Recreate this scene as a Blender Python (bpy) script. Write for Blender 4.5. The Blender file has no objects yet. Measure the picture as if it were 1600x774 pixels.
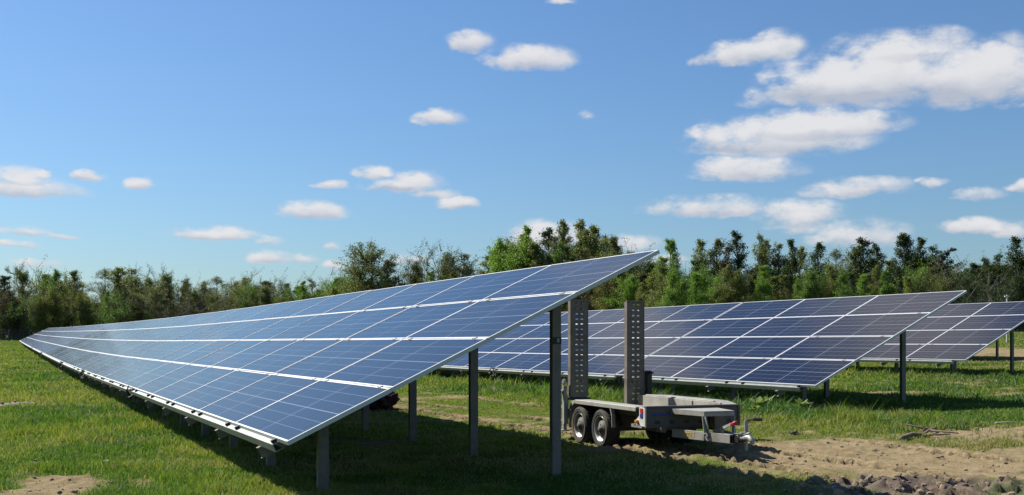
import bpy, bmesh, math, random
import numpy as np
from mathutils import Vector, Matrix

S = bpy.context.scene
COL = S.collection
random.seed(7)
RNG = np.random.default_rng(11)

# ------------------------------------------------------------------ camera
FPX, HZ, EYE = 1676.0, 535.0, 1.40
cam_d = bpy.data.cameras.new('camera')
cam = bpy.data.objects.new('camera', cam_d)
COL.objects.link(cam)
cam.location = (0, 0, EYE)
cam.rotation_euler = (math.pi / 2, 0, 0)
cam_d.sensor_width = 36.0
cam_d.lens = FPX / 1600 * 36
cam_d.shift_y = (HZ - 387) / 1600
cam_d.clip_start = 0.1
cam_d.clip_end = 3000
S.camera = cam

# ------------------------------------------------------------------ light, sky
SUN = Vector((-0.82, 0.52, 0.97)).normalized()
sun_el = math.asin(SUN.z)
sun_az = math.atan2(SUN.x, SUN.y)
S.view_settings.view_transform = 'Standard'
S.view_settings.look = 'None'
S.view_settings.gamma = 1
S.view_settings.use_curve_mapping = False
S.view_settings.exposure = 0.75
sl = bpy.data.lights.new('sun', 'SUN')
sl.energy = 5.0
sl.angle = math.radians(0.5)
sl.color = (1.0, 0.95, 0.86)
so = bpy.data.objects.new('sun', sl)
so.rotation_euler = SUN.to_track_quat('Z', 'Y').to_euler()
so.location = (-30, 20, 40)
COL.objects.link(so)


class NT:
    """tiny helper for node trees"""
    def __init__(self, nt):
        self.t = nt
        self.n = nt.nodes
        self.l = nt.links

    def add(self, typ, **kw):
        n = self.n.new(typ)
        for k, v in kw.items():
            setattr(n, k, v)
        return n

    def put(self, sock, v):
        if isinstance(v, bpy.types.NodeSocket):
            self.l.new(v, sock)
        else:
            if hasattr(sock.default_value, '__len__') and not hasattr(v, '__len__'):
                v = (v,) * len(sock.default_value)
            if hasattr(sock.default_value, '__len__') and len(sock.default_value) == 4 and len(v) == 3:
                v = (*v, 1)
            sock.default_value = v

    def m(self, op, a, b=0.0, c=None, clamp=False):
        n = self.add('ShaderNodeMath', operation=op)
        n.use_clamp = clamp
        self.put(n.inputs[0], a)
        self.put(n.inputs[1], b)
        if c is not None:
            self.put(n.inputs[2], c)
        return n.outputs[0]

    def vm(self, op, a, b=(0, 0, 0), s=None):
        n = self.add('ShaderNodeVectorMath', operation=op)
        self.put(n.inputs[0], a)
        self.put(n.inputs[1], b)
        if s is not None:
            self.put(n.inputs[3], s)
        return n.outputs[0] if op not in ('LENGTH', 'DOT_PRODUCT') else n.outputs[1]

    def noise(self, vec, scale, detail=4, rough=0.55, dist=0.0):
        n = self.add('ShaderNodeTexNoise')
        if vec is not None:
            self.l.new(vec, n.inputs['Vector'])
        n.inputs['Scale'].default_value = scale
        n.inputs['Detail'].default_value = detail
        n.inputs['Roughness'].default_value = rough
        n.inputs['Distortion'].default_value = dist
        return n

    def mix(self, f, a, b):
        n = self.add('ShaderNodeMix', data_type='RGBA')
        self.put(n.inputs[0], f)
        self.put(n.inputs[6], a)
        self.put(n.inputs[7], b)
        return n.outputs[2]

    def ramp(self, f, *stops):
        n = self.add('ShaderNodeValToRGB')
        self.l.new(f, n.inputs[0])
        cr = n.color_ramp
        while len(cr.elements) < len(stops):
            cr.elements.new(0.5)
        for e, (p, c) in zip(cr.elements, stops):
            e.position = p
            e.color = (*c, 1) if len(c) == 3 else c
        return n.outputs[0]

    def sstep(self, v, lo, hi):
        n = self.add('ShaderNodeMapRange', interpolation_type='SMOOTHSTEP')
        self.put(n.inputs[0], v)
        n.inputs[1].default_value = lo
        n.inputs[2].default_value = hi
        return n.outputs[0]

    def bump(self, h, dist, strength=1.0):
        b = self.add('ShaderNodeBump')
        b.inputs['Strength'].default_value = strength
        b.inputs['Distance'].default_value = dist
        self.l.new(h, b.inputs['Height'])
        return b.outputs[0]


world = bpy.data.worlds.new('World')
S.world = world
world.use_nodes = True
world.node_tree.nodes.clear()
W = NT(world.node_tree)
wo = W.add('ShaderNodeOutputWorld')
bg = W.add('ShaderNodeBackground')
bg.inputs[1].default_value = 0.0505
W.l.new(bg.outputs[0], wo.inputs[0])
sky = W.add('ShaderNodeTexSky', sky_type='NISHITA')
sky.sun_disc = False
sky.sun_elevation = sun_el
sky.sun_rotation = sun_az
sky.altitude = 60
sky.air_density = 1.25
sky.dust_density = 0.6
sky.ozone_density = 2.2
# clouds: fair-weather cumulus placed by azimuth / elevation
tc = W.add('ShaderNodeTexCoord')
sep = W.add('ShaderNodeSeparateXYZ')
W.l.new(tc.outputs['Generated'], sep.inputs[0])
az = W.m('ARCTAN2', sep.outputs[0], sep.outputs[1])
el = W.m('ARCSINE', sep.outputs[2])
cmb = W.add('ShaderNodeCombineXYZ')
W.l.new(az, cmb.inputs[0])
W.put(cmb.inputs[1], W.m('MULTIPLY', el, 1.7))
nb = W.noise(cmb.outputs[0], 17, 5, 0.62)
nf = W.noise(cmb.outputs[0], 60, 4, 0.62)
vo = W.add('ShaderNodeTexVoronoi', feature='SMOOTH_F1')
W.l.new(W.vm('ADD', cmb.outputs[0], W.vm('SCALE', W.noise(cmb.outputs[0], 50, 3, 0.6).outputs['Color'], s=0.02)), vo.inputs['Vector'])
vo.inputs['Scale'].default_value = 34
vo.inputs['Smoothness'].default_value = 0.35
n2 = W.m('ADD', W.m('MULTIPLY', W.m('SUBTRACT', nb.outputs[0], 0.5), 1.15), W.m('MULTIPLY', W.m('SUBTRACT', nf.outputs[0], 0.5), 1.1))
n2 = W.m('ADD', n2, W.m('MULTIPLY', W.m('SUBTRACT', 0.42, vo.outputs['Distance']), 0.8))
# warp azimuth / elevation a little so ovals never read as ovals
wn = W.noise(cmb.outputs[0], 30, 3, 0.6)
wsep = W.add('ShaderNodeSeparateColor')
W.l.new(wn.outputs['Color'], wsep.inputs[0])
azw = W.m('ADD', az, W.m('MULTIPLY', W.m('SUBTRACT', wsep.outputs[0], 0.5), 0.030))
elw = W.m('ADD', el, W.m('MULTIPLY', W.m('SUBTRACT', wsep.outputs[1], 0.5), 0.013))


def px2ae(x, y):
    d = Vector(((x - 800) / FPX, 1.0, (HZ - y) / FPX)).normalized()
    return math.atan2(d.x, d.y), math.asin(d.z)


# measured off the sky, bar the added ones above the view: centre, half width, half height (in the photo's pixels), opacity
CLOUDS = [
    (735, 64, 42, 21, 1), (830, 89, 78, 24, 1), (689, 182, 46, 17, 1), (878, 3, 24, 7, .6), (915, 180, 16, 9, .35),
    (30, 292, 95, 20, .9), (20, 272, 50, 16, .8), (62, 272, 18, 9, .7), (136, 272, 26, 9, .75), (213, 287, 27, 12, .85),
    (487, 328, 62, 17, 1), (326, 364, 82, 12, .85), (420, 376, 30, 8, .5), (45, 363, 42, 8, .7), (95, 370, 32, 6, .5), (45, 383, 30, 6, .5),
    (420, 400, 42, 13, .85), (475, 402, 26, 8, .5), (518, 411, 24, 9, .8), (517, 383, 16, 7, .5), (10, 380, 30, 7, .35),
    (590, 268, 38, 13, .8), (640, 283, 64, 22, .85), (605, 290, 52, 9, .7), (676, 303, 40, 10, .75), (718, 317, 36, 11, .95), (512, 288, 32, 8, .6),
    (1400, 105, 165, 60, 1), (1290, 128, 105, 42, 1), (1540, 112, 120, 55, 1), (1160, 82, 60, 22, .85), (1215, 70, 46, 26, .7), (1235, 120, 52, 34, .6),
    (1215, 210, 150, 38, .95), (1300, 190, 110, 28, .95), (1120, 215, 60, 26, .8), (1170, 262, 90, 24, .85), (1185, 150, 34, 18, .3), (1440, 70, 90, 28, .9),
    (1110, 322, 110, 20, .85), (1250, 330, 80, 24, .75), (1335, 292, 92, 17, .8), (1455, 284, 26, 9, .7), (1340, 362, 80, 26, .65), (1250, 348, 50, 16, .4),
    (1535, 302, 34, 14, .7), (1592, 293, 20, 10, .7), (1525, 352, 56, 14, .85), (1582, 358, 40, 13, .8), (1590, 160, 36, 8, .3),
    (697, -230, 95, 150, .8), (1050, -560, 170, 190, .85), (60, -120, 160, 50, .5), (860, 365, 80, 26, .9), (985, 378, 55, 18, .65), (640, 404, 34, 12, .6), (1110, 90, 34, 12, .35), (60, 410, 60, 9, .35), (1040, 405, 40, 12, .5),  # clouds above the view are unseen, added for the panel glass to mirror
]
field = None
shade = None
for cx, cy, rx, ry, op in CLOUDS:
    a0, e0 = px2ae(cx, cy + ry * .35)
    ra, re = rx / FPX, ry / FPX
    da = W.m('DIVIDE', W.m('SUBTRACT', azw, a0), ra * 1.12)
    de = W.m('DIVIDE', W.m('SUBTRACT', elw, e0), re * 1.12)
    de = W.m('MULTIPLY', de, W.m('ADD', 0.82, W.m('MULTIPLY', W.m('LESS_THAN', de, 0.0), 0.85)))      # flat base, domed top
    d2 = W.m('ADD', W.m('MULTIPLY', da, da), W.m('MULTIPLY', de, de))
    f = W.m('MULTIPLY', W.m('SUBTRACT', 1.0, d2), 1.0, clamp=True)
    f = W.m('MULTIPLY', f, 0.45 + 0.75 * op)
    sh = W.m('MULTIPLY', f, de)      # lower part of each cloud counts negative
    field = f if field is None else W.m('MAXIMUM', field, f)
    shade = sh if shade is None else W.m('ADD', shade, sh)
dens = W.m('ADD', field, W.m('MULTIPLY', n2, W.m('MULTIPLY', field, 1.9, clamp=True)))
cov = W.sstep(dens, 0.02, 1.0)
cov = W.m('MULTIPLY', cov, 0.96)
# loose high cloud elsewhere round the sky, so that the glass has something to mirror
gs = W.noise(cmb.outputs[0], 4.5, 6, 0.6)
far = W.m('MULTIPLY', W.sstep(gs.outputs[0], 0.56, 0.70), W.sstep(W.m('ABSOLUTE', az), 0.5, 0.7))
far = W.m('MULTIPLY', far, W.sstep(el, 0.03, 0.2))
cov = W.m('MAXIMUM', cov, W.m('MULTIPLY', far, 0.7))
lit = W.m('ADD', W.m('ADD', 0.60, W.m('MULTIPLY', shade, 1.1)), W.m('MULTIPLY', n2, 0.35), clamp=True)
ccol = W.mix(lit, (5.6, 6.1, 7.2), (9.3, 9.3, 9.5))
tint = W.add('ShaderNodeMix', data_type='RGBA', blend_type='MULTIPLY')
tint.inputs[0].default_value = 1
W.l.new(sky.outputs[0], tint.inputs[6])
tint.inputs[7].default_value = (0.72, 0.985, 1.32, 1)
W.l.new(W.mix(cov, tint.outputs[2], ccol), bg.inputs[0])

# ------------------------------------------------------------------ helpers
def tag(o, label=None, cat=None, group=None, kind=None):
    if label: o['label'] = label
    if cat: o['category'] = cat
    if group: o['group'] = group
    if kind: o['kind'] = kind
    return o


def empty(name, loc=(0, 0, 0), rz=0.0):
    o = bpy.data.objects.new(name, None)
    o.empty_display_size = 0.3
    o.location = loc
    o.rotation_euler = (0, 0, rz)
    COL.objects.link(o)
    return o


class MB:
    """collects simple solids, builds ONE mesh object"""
    def __init__(self):
        self.v, self.f, self.mi = [], [], []
        self.cur = 0

    def quad(self, pts):
        n = len(self.v)
        self.v += [tuple(p) for p in pts]
        self.f.append(tuple(range(n, n + len(pts))))
        self.mi.append(self.cur)

    def box(self, x0, x1, y0, y1, z0, z1, M=None):
        c = [Vector((x, y, z)) for z in (z0, z1) for y in (y0, y1) for x in (x0, x1)]
        if M is not None:
            c = [M @ p for p in c]
        n = len(self.v)
        self.v += [tuple(p) for p in c]
        for q in ((0, 2, 3, 1), (4, 5, 7, 6), (0, 1, 5, 4), (2, 6, 7, 3), (0, 4, 6, 2), (1, 3, 7, 5)):
            self.f.append(tuple(n + i for i in q)); self.mi.append(self.cur)

    def prism(self, poly, axis, a, b):
        """poly = 2D outline, extruded along axis (0,1,2) from a to b"""
        n = len(self.v); k = len(poly)
        for t in (a, b):
            for p in poly:
                q = list(p); q.insert(axis, t); self.v.append(tuple(q))
        fl = (axis == 1)
        f0 = tuple(range(n + k - 1, n - 1, -1)); f1 = tuple(range(n + k, n + 2 * k))
        if fl: f0, f1 = f0[::-1], f1[::-1]
        self.f += [f0, f1]; self.mi += [self.cur] * 2
        for i in range(k):
            j = (i + 1) % k
            q = (n + i, n + j, n + k + j, n + k + i)
            self.f.append(q[::-1] if fl else q); self.mi.append(self.cur)

    def bar(self, p, q, w, h=None, up=(0, 0, 1)):
        """rectangular bar between two points"""
        h = h or w
        p, q = Vector(p), Vector(q)
        d = (q - p).normalized()
        s = d.cross(Vector(up))
        if s.length < 1e-4: s = d.cross(Vector((1, 0, 0)))
        s.normalize(); t = s.cross(d)
        n = len(self.v)
        for e in (p, q):
            for a, b in ((-1, -1), (1, -1), (1, 1), (-1, 1)):
                self.v.append(tuple(e + s * a * w / 2 + t * b * h / 2))
        for i in range(4):
            j = (i + 1) % 4
            self.f.append((n + i, n + j, n + 4 + j, n + 4 + i)); self.mi.append(self.cur)
        self.f += [(n + 3, n + 2, n + 1, n), (n + 4, n + 5, n + 6, n + 7)]; self.mi += [self.cur] * 2

    def tube(self, pts, rads, sides=8, cap=True):
        pts = [Vector(p) for p in pts]
        if not hasattr(rads, '__len__'): rads = [rads] * len(pts)
        rings = []
        for i, p in enumerate(pts):
            d = (pts[min(i + 1, len(pts) - 1)] - pts[max(i - 1, 0)]).normalized()
            s = d.cross(Vector((0, 0, 1)))
            if s.length < 1e-3: s = Vector((1, 0, 0))
            s.normalize(); t = s.cross(d)
            n = len(self.v); rings.append(n)
            for k in range(sides):
                a = 2 * math.pi * k / sides
                self.v.append(tuple(p + (s * math.cos(a) + t * math.sin(a)) * rads[i]))
        for a, b in zip(rings, rings[1:]):
            for k in range(sides):
                j = (k + 1) % sides
                self.f.append((a + k, a + j, b + j, b + k)); self.mi.append(self.cur)
        if cap:
            self.f += [tuple(rings[0] + k for k in range(sides))[::-1], tuple(rings[-1] + k for k in range(sides))]
            self.mi += [self.cur] * 2

    def lathe(self, prof, M, sides=32):
        """prof = [(r, t)...] revolved round the local Y axis"""
        rings = []
        for r, t in prof:
            n = len(self.v); rings.append(n)
            for k in range(sides):
                a = 2 * math.pi * k / sides
                self.v.append(tuple(M @ Vector((r * math.cos(a), t, r * math.sin(a)))))
        for a, b in zip(rings, rings[1:]):
            for k in range(sides):
                j = (k + 1) % sides
                self.f.append((a + k, a + j, b + j, b + k)); self.mi.append(self.cur)

    def mesh(self, name, mats, smooth=False, bevel=0.0):
        me = bpy.data.meshes.new(name)
        me.from_pydata(self.v, [], self.f)
        if not isinstance(mats, (list, tuple)): mats = [mats]
        for m_ in mats: me.materials.append(m_)
        if len(mats) > 1: me.polygons.foreach_set('material_index', self.mi)
        bm = bmesh.new(); bm.from_mesh(me)
        if bevel:
            es = [e for e in bm.edges if len(e.link_faces) == 2 and e.calc_face_angle(0) > 0.6]
            bmesh.ops.bevel(bm, geom=es, offset=bevel, segments=1, affect='EDGES', clamp_overlap=True)
        bmesh.ops.recalc_face_normals(bm, faces=bm.faces)
        bm.to_mesh(me); bm.free()
        if smooth:
            me.polygons.foreach_set('use_smooth', [True] * len(me.polygons))
        me.update()
        return me

    def build(self, name, mats, parent=None, smooth=False, bevel=0.0, loc=None):
        o = bpy.data.objects.new(name, self.mesh(name, mats, smooth, bevel))
        COL.objects.link(o)
        if parent: o.parent = parent
        if loc: o.location = loc
        return o


def link(name, me, parent=None, mat=None):
    o = bpy.data.objects.new(name, me)
    COL.objects.link(o)
    if parent: o.parent = parent
    if mat is not None: o.matrix_local = mat
    return o


def new_mat(name):
    m = bpy.data.materials.new(name)
    m.use_nodes = True
    t = NT(m.node_tree)
    return m, t, t.n['Principled BSDF']


def metal(name, c, rough=0.5, met=0.6, var=0.18, scale=9.0, dirt=None, bump=0.0):
    m, t, p = new_mat(name)
    c = tuple(x * .69 for x in c)
    if dirt: dirt = (tuple(x * .75 for x in dirt[0]), dirt[1])
    co = t.add('ShaderNodeTexCoord')
    n = t.noise(co.outputs['Object'], scale, 6, 0.65)
    col = t.mix(t.ramp(n.outputs[0], (0.3, (0, 0, 0)), (0.7, (1, 1, 1))), tuple(x * (1 - var) for x in c), tuple(min(1, x * (1 + var)) for x in c))
    if dirt:
        n2_ = t.noise(co.outputs['Object'], 3.2, 7, 0.7)
        col = t.mix(t.m('MULTIPLY', t.sstep(n2_.outputs[0], 0.46, 0.68), dirt[1]), col, dirt[0])
    t.put(p.inputs['Base Color'], col)
    t.put(p.inputs['Metallic'], met)
    t.put(p.inputs['Roughness'], t.m('ADD', rough - 0.1, t.m('MULTIPLY', n.outputs[0], 0.25)))
    if bump:
        t.put(p.inputs['Normal'], t.bump(n.outputs[0], bump))
    return m


def plain(name, c, rough=0.7, var=0.2, scale=14, met=0.0):
    return metal(name, c, rough, met, var, scale)


M = {}
M['galv'] = metal('galvanised_steel', (0.42, 0.44, 0.42), 0.55, 0.55, 0.18, 22)
M['rail'] = metal('weathered_rail', (0.38, 0.40, 0.37), 0.5, 0.35, 0.14, 7)
M['post'] = metal('post_steel', (0.27, 0.24, 0.20), 0.65, 0.3, 0.2, 6, dirt=((0.13, 0.11, 0.085), 0.5))
M['alu'] = metal('panel_frame_alloy', (0.72, 0.73, 0.74), 0.55, 0.1, 0.05, 12)
M['black'] = plain('black_plastic', (0.012, 0.012, 0.013), 0.5)
M['tyre'] = metal('tyre_rubber', (0.045, 0.043, 0.040), 0.85, 0, 0.25, 10, dirt=((0.20, 0.155, 0.10), 0.7), bump=0.004)
M['rim'] = metal('rim_silver', (0.62, 0.62, 0.62), 0.38, 0.55, 0.1, 20, dirt=((0.3, 0.26, 0.2), 0.4))
M['tray'] = metal('trailer_galvanised', (0.46, 0.45, 0.41), 0.65, 0.2, 0.14, 6, dirt=((0.22, 0.19, 0.14), 0.6))
M['ramp'] = metal('ramp_steel', (0.25, 0.22, 0.18), 0.75, 0.25, 0.22, 9, dirt=((0.15, 0.12, 0.09), 0.9), bump=0.003)
M['board'] = metal('headboard_shade_steel', (0.15, 0.145, 0.13), 0.7, 0.2, 0.15, 5, dirt=((0.13, 0.11, 0.085), 0.6))  # same galvanised steel as the tray, colour darkened for its shade; hubs reuse it
M['plank'] = metal('deck_board', (0.42, 0.37, 0.29), 0.85, 0, 0.2, 5, dirt=((0.25, 0.2, 0.14), 0.6))
M['red'] = plain('red_plastic', (0.62, 0.03, 0.03), 0.4)
M['blue'] = plain('blue_sticker', (0.03, 0.05, 0.30), 0.45)
M['amber'] = plain('amber_lens', (0.85, 0.32, 0.02), 0.25)
M['white'] = plain('white_plate', (0.75, 0.75, 0.73), 0.5)
M['yellow'] = plain('yellow_sticker', (0.72, 0.56, 0.20), 0.5)
M['wood'] = plain('fallen_wood', (0.23, 0.17, 0.12), 0.9, 0.35, 12)
M['drywood'] = plain('bleached_stick', (0.48, 0.40, 0.29), 0.9, 0.2, 12)
M['darkred'] = plain('dark_red_cloth', (0.045, 0.008, 0.009), 0.8, 0.3, 7)
M['fence'] = metal('fence_steel', (0.20, 0.21, 0.20), 0.6, 0.4)
M['stone'] = plain('stone', (0.26, 0.21, 0.15), 0.9, 0.3, 8)

# ------------------------------------------------------------------ terrain function (metres; row frame: k along the rows, h across)
RU = Vector((-0.4290, 0.9033)); RH = Vector((0.9033, 0.4290))
ROT = math.atan2(RH.y, RH.x)


def Acurve(h): return np.interp(h, [-60, 4.5, 15, 27, 37, 50, 60, 80, 140, 400], [0, 0, .18, .44, .62, 1.22, 1.5, 2.1, 3.2, 4])
def Bcurve(k): return np.interp(k, [-50, 32, 44, 60, 90, 118, 146, 193, 250, 320, 600], [0, 0, .04, .14, .38, .62, .90, 1.42, 2.35, 3.2, 4])
def ground0(x, y):
    k = RU.x * x + RU.y * y; h = RH.x * x + RH.y * y
    return Acurve(h) + Bcurve(k)


def at(px, py):
    """the ground point seen at a place in the photograph"""
    z = 20.0
    for _ in range(40):
        g = float(ground0((px - 800) / FPX * z, z))
        z = 0.5 * z + 0.5 * min(400, max(6, (EYE - g) * FPX / max(py - HZ, 0.5)))
    return (px - 800) / FPX * z, z


def vnoise(x, y, s, seed=0):
    """smooth value noise, numpy"""
    r = np.random.default_rng(seed).random((257, 257))
    u, v = x / s + 1000.5, y / s + 1000.5
    i, j = np.floor(u).astype(int), np.floor(v).astype(int)
    fu, fv = u - i, v - j
    fu = fu * fu * (3 - 2 * fu); fv = fv * fv * (3 - 2 * fv)
    i %= 256; j %= 256
    i1 = (i + 1) % 256; j1 = (j + 1) % 256
    return (r[i, j] * (1 - fu) + r[i1, j] * fu) * (1 - fv) + (r[i, j1] * (1 - fu) + r[i1, j1] * fu) * fv


def fbm(x, y, s, o=4, seed=0):
    t = 0; a = 1; n = 0
    for q in range(o):
        t = t + a * vnoise(x * (1 + .0 * q), y, s / 2 ** q, seed + q); n += a; a *= .55
    return t / n


def ell(x, y, cx, cy, rx, ry, ang=0.0):
    c, s_ = math.cos(ang), math.sin(ang)
    u = ((x - cx) * c + (y - cy) * s_) / rx; v = (-(x - cx) * s_ + (y - cy) * c) / ry
    return np.clip(1 - (u * u + v * v), -1, 1)


# bare-earth patches: photo position, half width px, y range px
def patch(px, y0, y1, rx):
    _, za = at(px, y1); _, zb = at(px, y0)
    x, z = at(px, (y0 + y1) / 2)
    z = (za + zb) / 2
    return ((px - 800) / FPX * z, z, rx / FPX * z, max((zb - za) / 2, .15))


SAND = [(*patch(1480, 692, 790, 330), 1.5), (*patch(1590, 655, 730, 170), 1.1), (*patch(1250, 710, 760, 150), .9), (*patch(1330, 684, 700, 110), .55),
        (*patch(1160, 680, 686, 50), .3), (*patch(1254, 674, 682, 28), .9), (*patch(1205, 683, 690, 26), .6),
        (*patch(95, 738, 800, 105), 1.3), (*patch(230, 742, 775, 90), .65), (*patch(165, 738, 765, 45), 1.1), (*patch(12, 626, 645, 24), 1.2), (*patch(58, 722, 732, 26), .9),
        (*patch(200, 711, 717, 18), .8), (*patch(115, 634, 636, 22), .6), (*patch(20, 565, 574, 26), .9), (*patch(0, 680, 694, 14), 1.2), (*patch(25, 705, 712, 24), .4),
        (*patch(1640, 527, 551, 130), 1.6), (*patch(1600, 552, 566, 80), 1.1), (*patch(1500, 522, 533, 90), 1.0),
        (*patch(1370, 641, 645, 60), .3), (*patch(1490, 672, 690, 60), .5), (*patch(1420, 612, 616, 80), .5), (*patch(1590, 612, 626, 40), .3)]
MUD = [(*patch(1410, 745, 785, 270), 1.5), (*patch(1560, 762, 785, 130), 1.2), (*patch(8, 627, 642, 20), 1.2), (*patch(0, 680, 694, 12), 1.0)]


def masks(x, y):
    k = RU.x * x + RU.y * y; h = RH.x * x + RH.y * y
    n1 = fbm(x + 1.5 * vnoise(x, y, 2.0, 91), y, 1.3, 6, 3); n2_ = fbm(x, y, .35, 4, 9); n3 = fbm(x, y, 4.0, 3, 21)
    d = np.full_like(x, -1.0)
    for cx, cy, rx, ry, s_ in SAND:
        d = np.maximum(d, ell(x, y, cx, cy, rx, ry) * s_)
    # wheel tracks along the rows between the first and the second array
    kk = np.clip((34 - k) / 10, 0, 1)
    wob = (fbm(k, k * 0 + 3, 4, 2, 5) - .5) * .25
    for hh, wd, st in ((7.45, .48, 1.4), (8.45, .40, 1.1), (6.9, .26, .7), (9.9, .40, .8)):
        t = 1 - np.abs(h - hh - wob) / wd
        d = np.maximum(d, t * st * kk)
    d = np.maximum(d, (1 - np.abs(h - 7.9) / 1.6) * .5 * kk * np.clip((n3 - .3) * 8, 0, 1))
    dirt = np.clip((d + (n1 - .5) * 2.6 + (n2_ - .5) * 1.5 + (n3 - .5) * .8 - .12) * 1.15, 0, 1) * np.clip((d + .95) * 4, 0, 1)
    dirt = np.maximum(dirt, np.clip((n1 * .6 + n2_ * .4 - .66) * 7, 0, .6) * (n3 > .5))
    w = np.full_like(x, -1.0)
    for cx, cy, rx, ry, s_ in MUD:
        w = np.maximum(w, ell(x, y, cx, cy, rx, ry) * s_)
    mud = np.clip((w + (n1 - .5) * 1.6 + (n2_ - .5) * .8) * 2, 0, 1)
    return dirt, mud, k, h


def tread(k, h):
    """lug prints pressed in the wheel tracks"""
    out = np.zeros_like(k)
    for hh, wd, ph in ((7.45, .17, 0), (8.35, .15, 1.3), (7.0, .12, 2.0), (9.9, .13, .6)):
        wob = (fbm(k, k * 0 + 3, 4, 2, 5) - .5) * .25
        q = np.clip(1 - (np.abs(h - hh - wob) / wd) ** 4, 0, 1)
        s_ = np.sin((k * 1.0 + np.abs(h - hh - wob) * 1.3 + ph) * 2 * math.pi / .26)
        out += q * (np.clip(s_ * 1.6, -1, 1) * .06 - .03)
        edge = np.exp(-((np.abs(h - hh - wob) - wd - .05) / .05) ** 2)
        out += edge * .028
    return out * np.clip((30 - k) / 8, 0, 1)


WHEEL_Z = .012


def ground_z(x, y, full=True):
    x = np.asarray(x, float); y = np.asarray(y, float)
    z = ground0(x, y) + (fbm(x, y, 7, 3, 40) - .5) * .06 * np.clip((y - 3) / 8, 0, 1)
    if full:
        dirt, mud, k, h = masks(x, y)
        near = np.clip((55 - y) / 15, 0, 1) * np.clip((y - 5) / 3, 0, 1)
        z = z + near * ((fbm(x, y, .5, 4, 60) - .5) * .05 + dirt * (np.abs(fbm(x, y, .16, 3, 70) - .5)) * .10
                        + mud * (fbm(x, y, .3, 4, 80) - .5) * .26 + tread(k, h) * np.clip(dirt * 1.6, 0.25, 1))
        # the soil is pressed flat under the four trailer wheels
        for lx in (0, -.66):
            for ly in (.09, 1.21):
                wx = 1.147 + .355 * lx + .935 * ly; wy = 14.0 - .935 * lx + .355 * ly
                f = np.clip(1.6 - np.hypot(x - wx, y - wy) / .22, 0, 1)
                z = z * (1 - f) + (WHEEL_Z + .012) * f
    return z


def gz(x, y): return float(ground_z(np.array([x]), np.array([y]))[0])


def axis(fine0, fine1, step, lo, hi, grow=1.13):
    a = list(np.arange(fine0, fine1, step))
    d = step; v = a[-1]; R_ = []
    while v < hi: d = min(d * grow, 30); v += d; R_.append(v)
    d = step; v = a[0]; L = []
    while v > lo: d = min(d * grow, 30); v -= d; L.append(v)
    return np.array(L[::-1] + a + R_)


gx = axis(-7, 12, .05, -700, 700, 1.06)
gy = axis(9.0, 28, .05, -60, 900, 1.04)
GX, GY = np.meshgrid(gx, gy)
gxf, gyf = GX.ravel(), GY.ravel()
DI, MU, KK, HH = masks(gxf, gyf)
GZ = ground_z(gxf, gyf)
nx, ny = len(gx), len(gy)
me = bpy.data.meshes.new('ground')
me.vertices.add(nx * ny)
me.vertices.foreach_set('co', np.stack([gxf, gyf, GZ], 1).ravel())
ii = np.arange((nx - 1) * (ny - 1)); r_ = ii // (nx - 1); c_ = ii % (nx - 1)
b0 = r_ * nx + c_
fc = np.stack([b0, b0 + 1, b0 + nx + 1, b0 + nx], 1).ravel()
me.loops.add(len(fc)); me.loops.foreach_set('vertex_index', fc)
me.polygons.add(len(ii))
me.polygons.foreach_set('loop_start', np.arange(len(ii)) * 4)
me.polygons.foreach_set('use_smooth', np.ones(len(ii), bool))
me.update()
for nm, dat in (('dirt', DI), ('mud', MU)):
    at_ = me.attributes.new(nm, 'FLOAT', 'POINT'); at_.data.foreach_set('value', dat.astype(np.float32))
gm, t, p = new_mat('ground_earth')
tcn = t.add('ShaderNodeTexCoord').outputs['Object']
ad = t.add('ShaderNodeAttribute', attribute_name='dirt').outputs['Fac']
am = t.add('ShaderNodeAttribute', attribute_name='mud').outputs['Fac']
na = t.noise(tcn, .6, 6, .65); nbb = t.noise(tcn, 6, 6, .7); nc = t.noise(tcn, 38, 4, .7)
soil = t.mix(t.ramp(nbb.outputs[0], (.3, (0, 0, 0)), (.7, (1, 1, 1))), (0.165, 0.124, 0.068), (0.285, 0.225, 0.136))
soil = t.mix(t.m('MULTIPLY', t.sstep(nc.outputs[0], .5, .7), .45), soil, (0.108, 0.079, 0.050))
mudc = t.mix(t.ramp(nbb.outputs[0], (.3, (0, 0, 0)), (.7, (1, 1, 1))), (0.040, 0.026, 0.017), (0.150, 0.105, 0.068))
earth = t.mix(am, soil, mudc)
gr = t.mix(t.ramp(nbb.outputs[0], (.35, (0, 0, 0)), (.65, (1, 1, 1))), (0.043, 0.076, 0.013), (0.094, 0.130, 0.025))
gr = t.mix(t.m('MULTIPLY', t.sstep(na.outputs[0], .5, .72), .45), gr, (0.144, 0.130, 0.050))
gr = t.mix(t.m('MULTIPLY', t.sstep(nc.outputs[0], .55, .75), .35), gr, (0.115, 0.108, 0.043))
t.put(p.inputs['Base Color'], t.mix(ad, gr, earth))
t.put(p.inputs['Roughness'], t.m('SUBTRACT', .95, t.m('MULTIPLY', am, .35)))
t.put(p.inputs['Specular IOR Level'], t.m('MULTIPLY', am, .3))
hgt = t.m('ADD', t.m('MULTIPLY', nbb.outputs[0], .6), t.m('MULTIPLY', nc.outputs[0], .4))
t.put(p.inputs['Normal'], t.bump(hgt, .035, .9))
me.materials.append(gm)
go = bpy.data.objects.new('ground', me); COL.objects.link(go)
tag(go, kind='structure')

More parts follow.
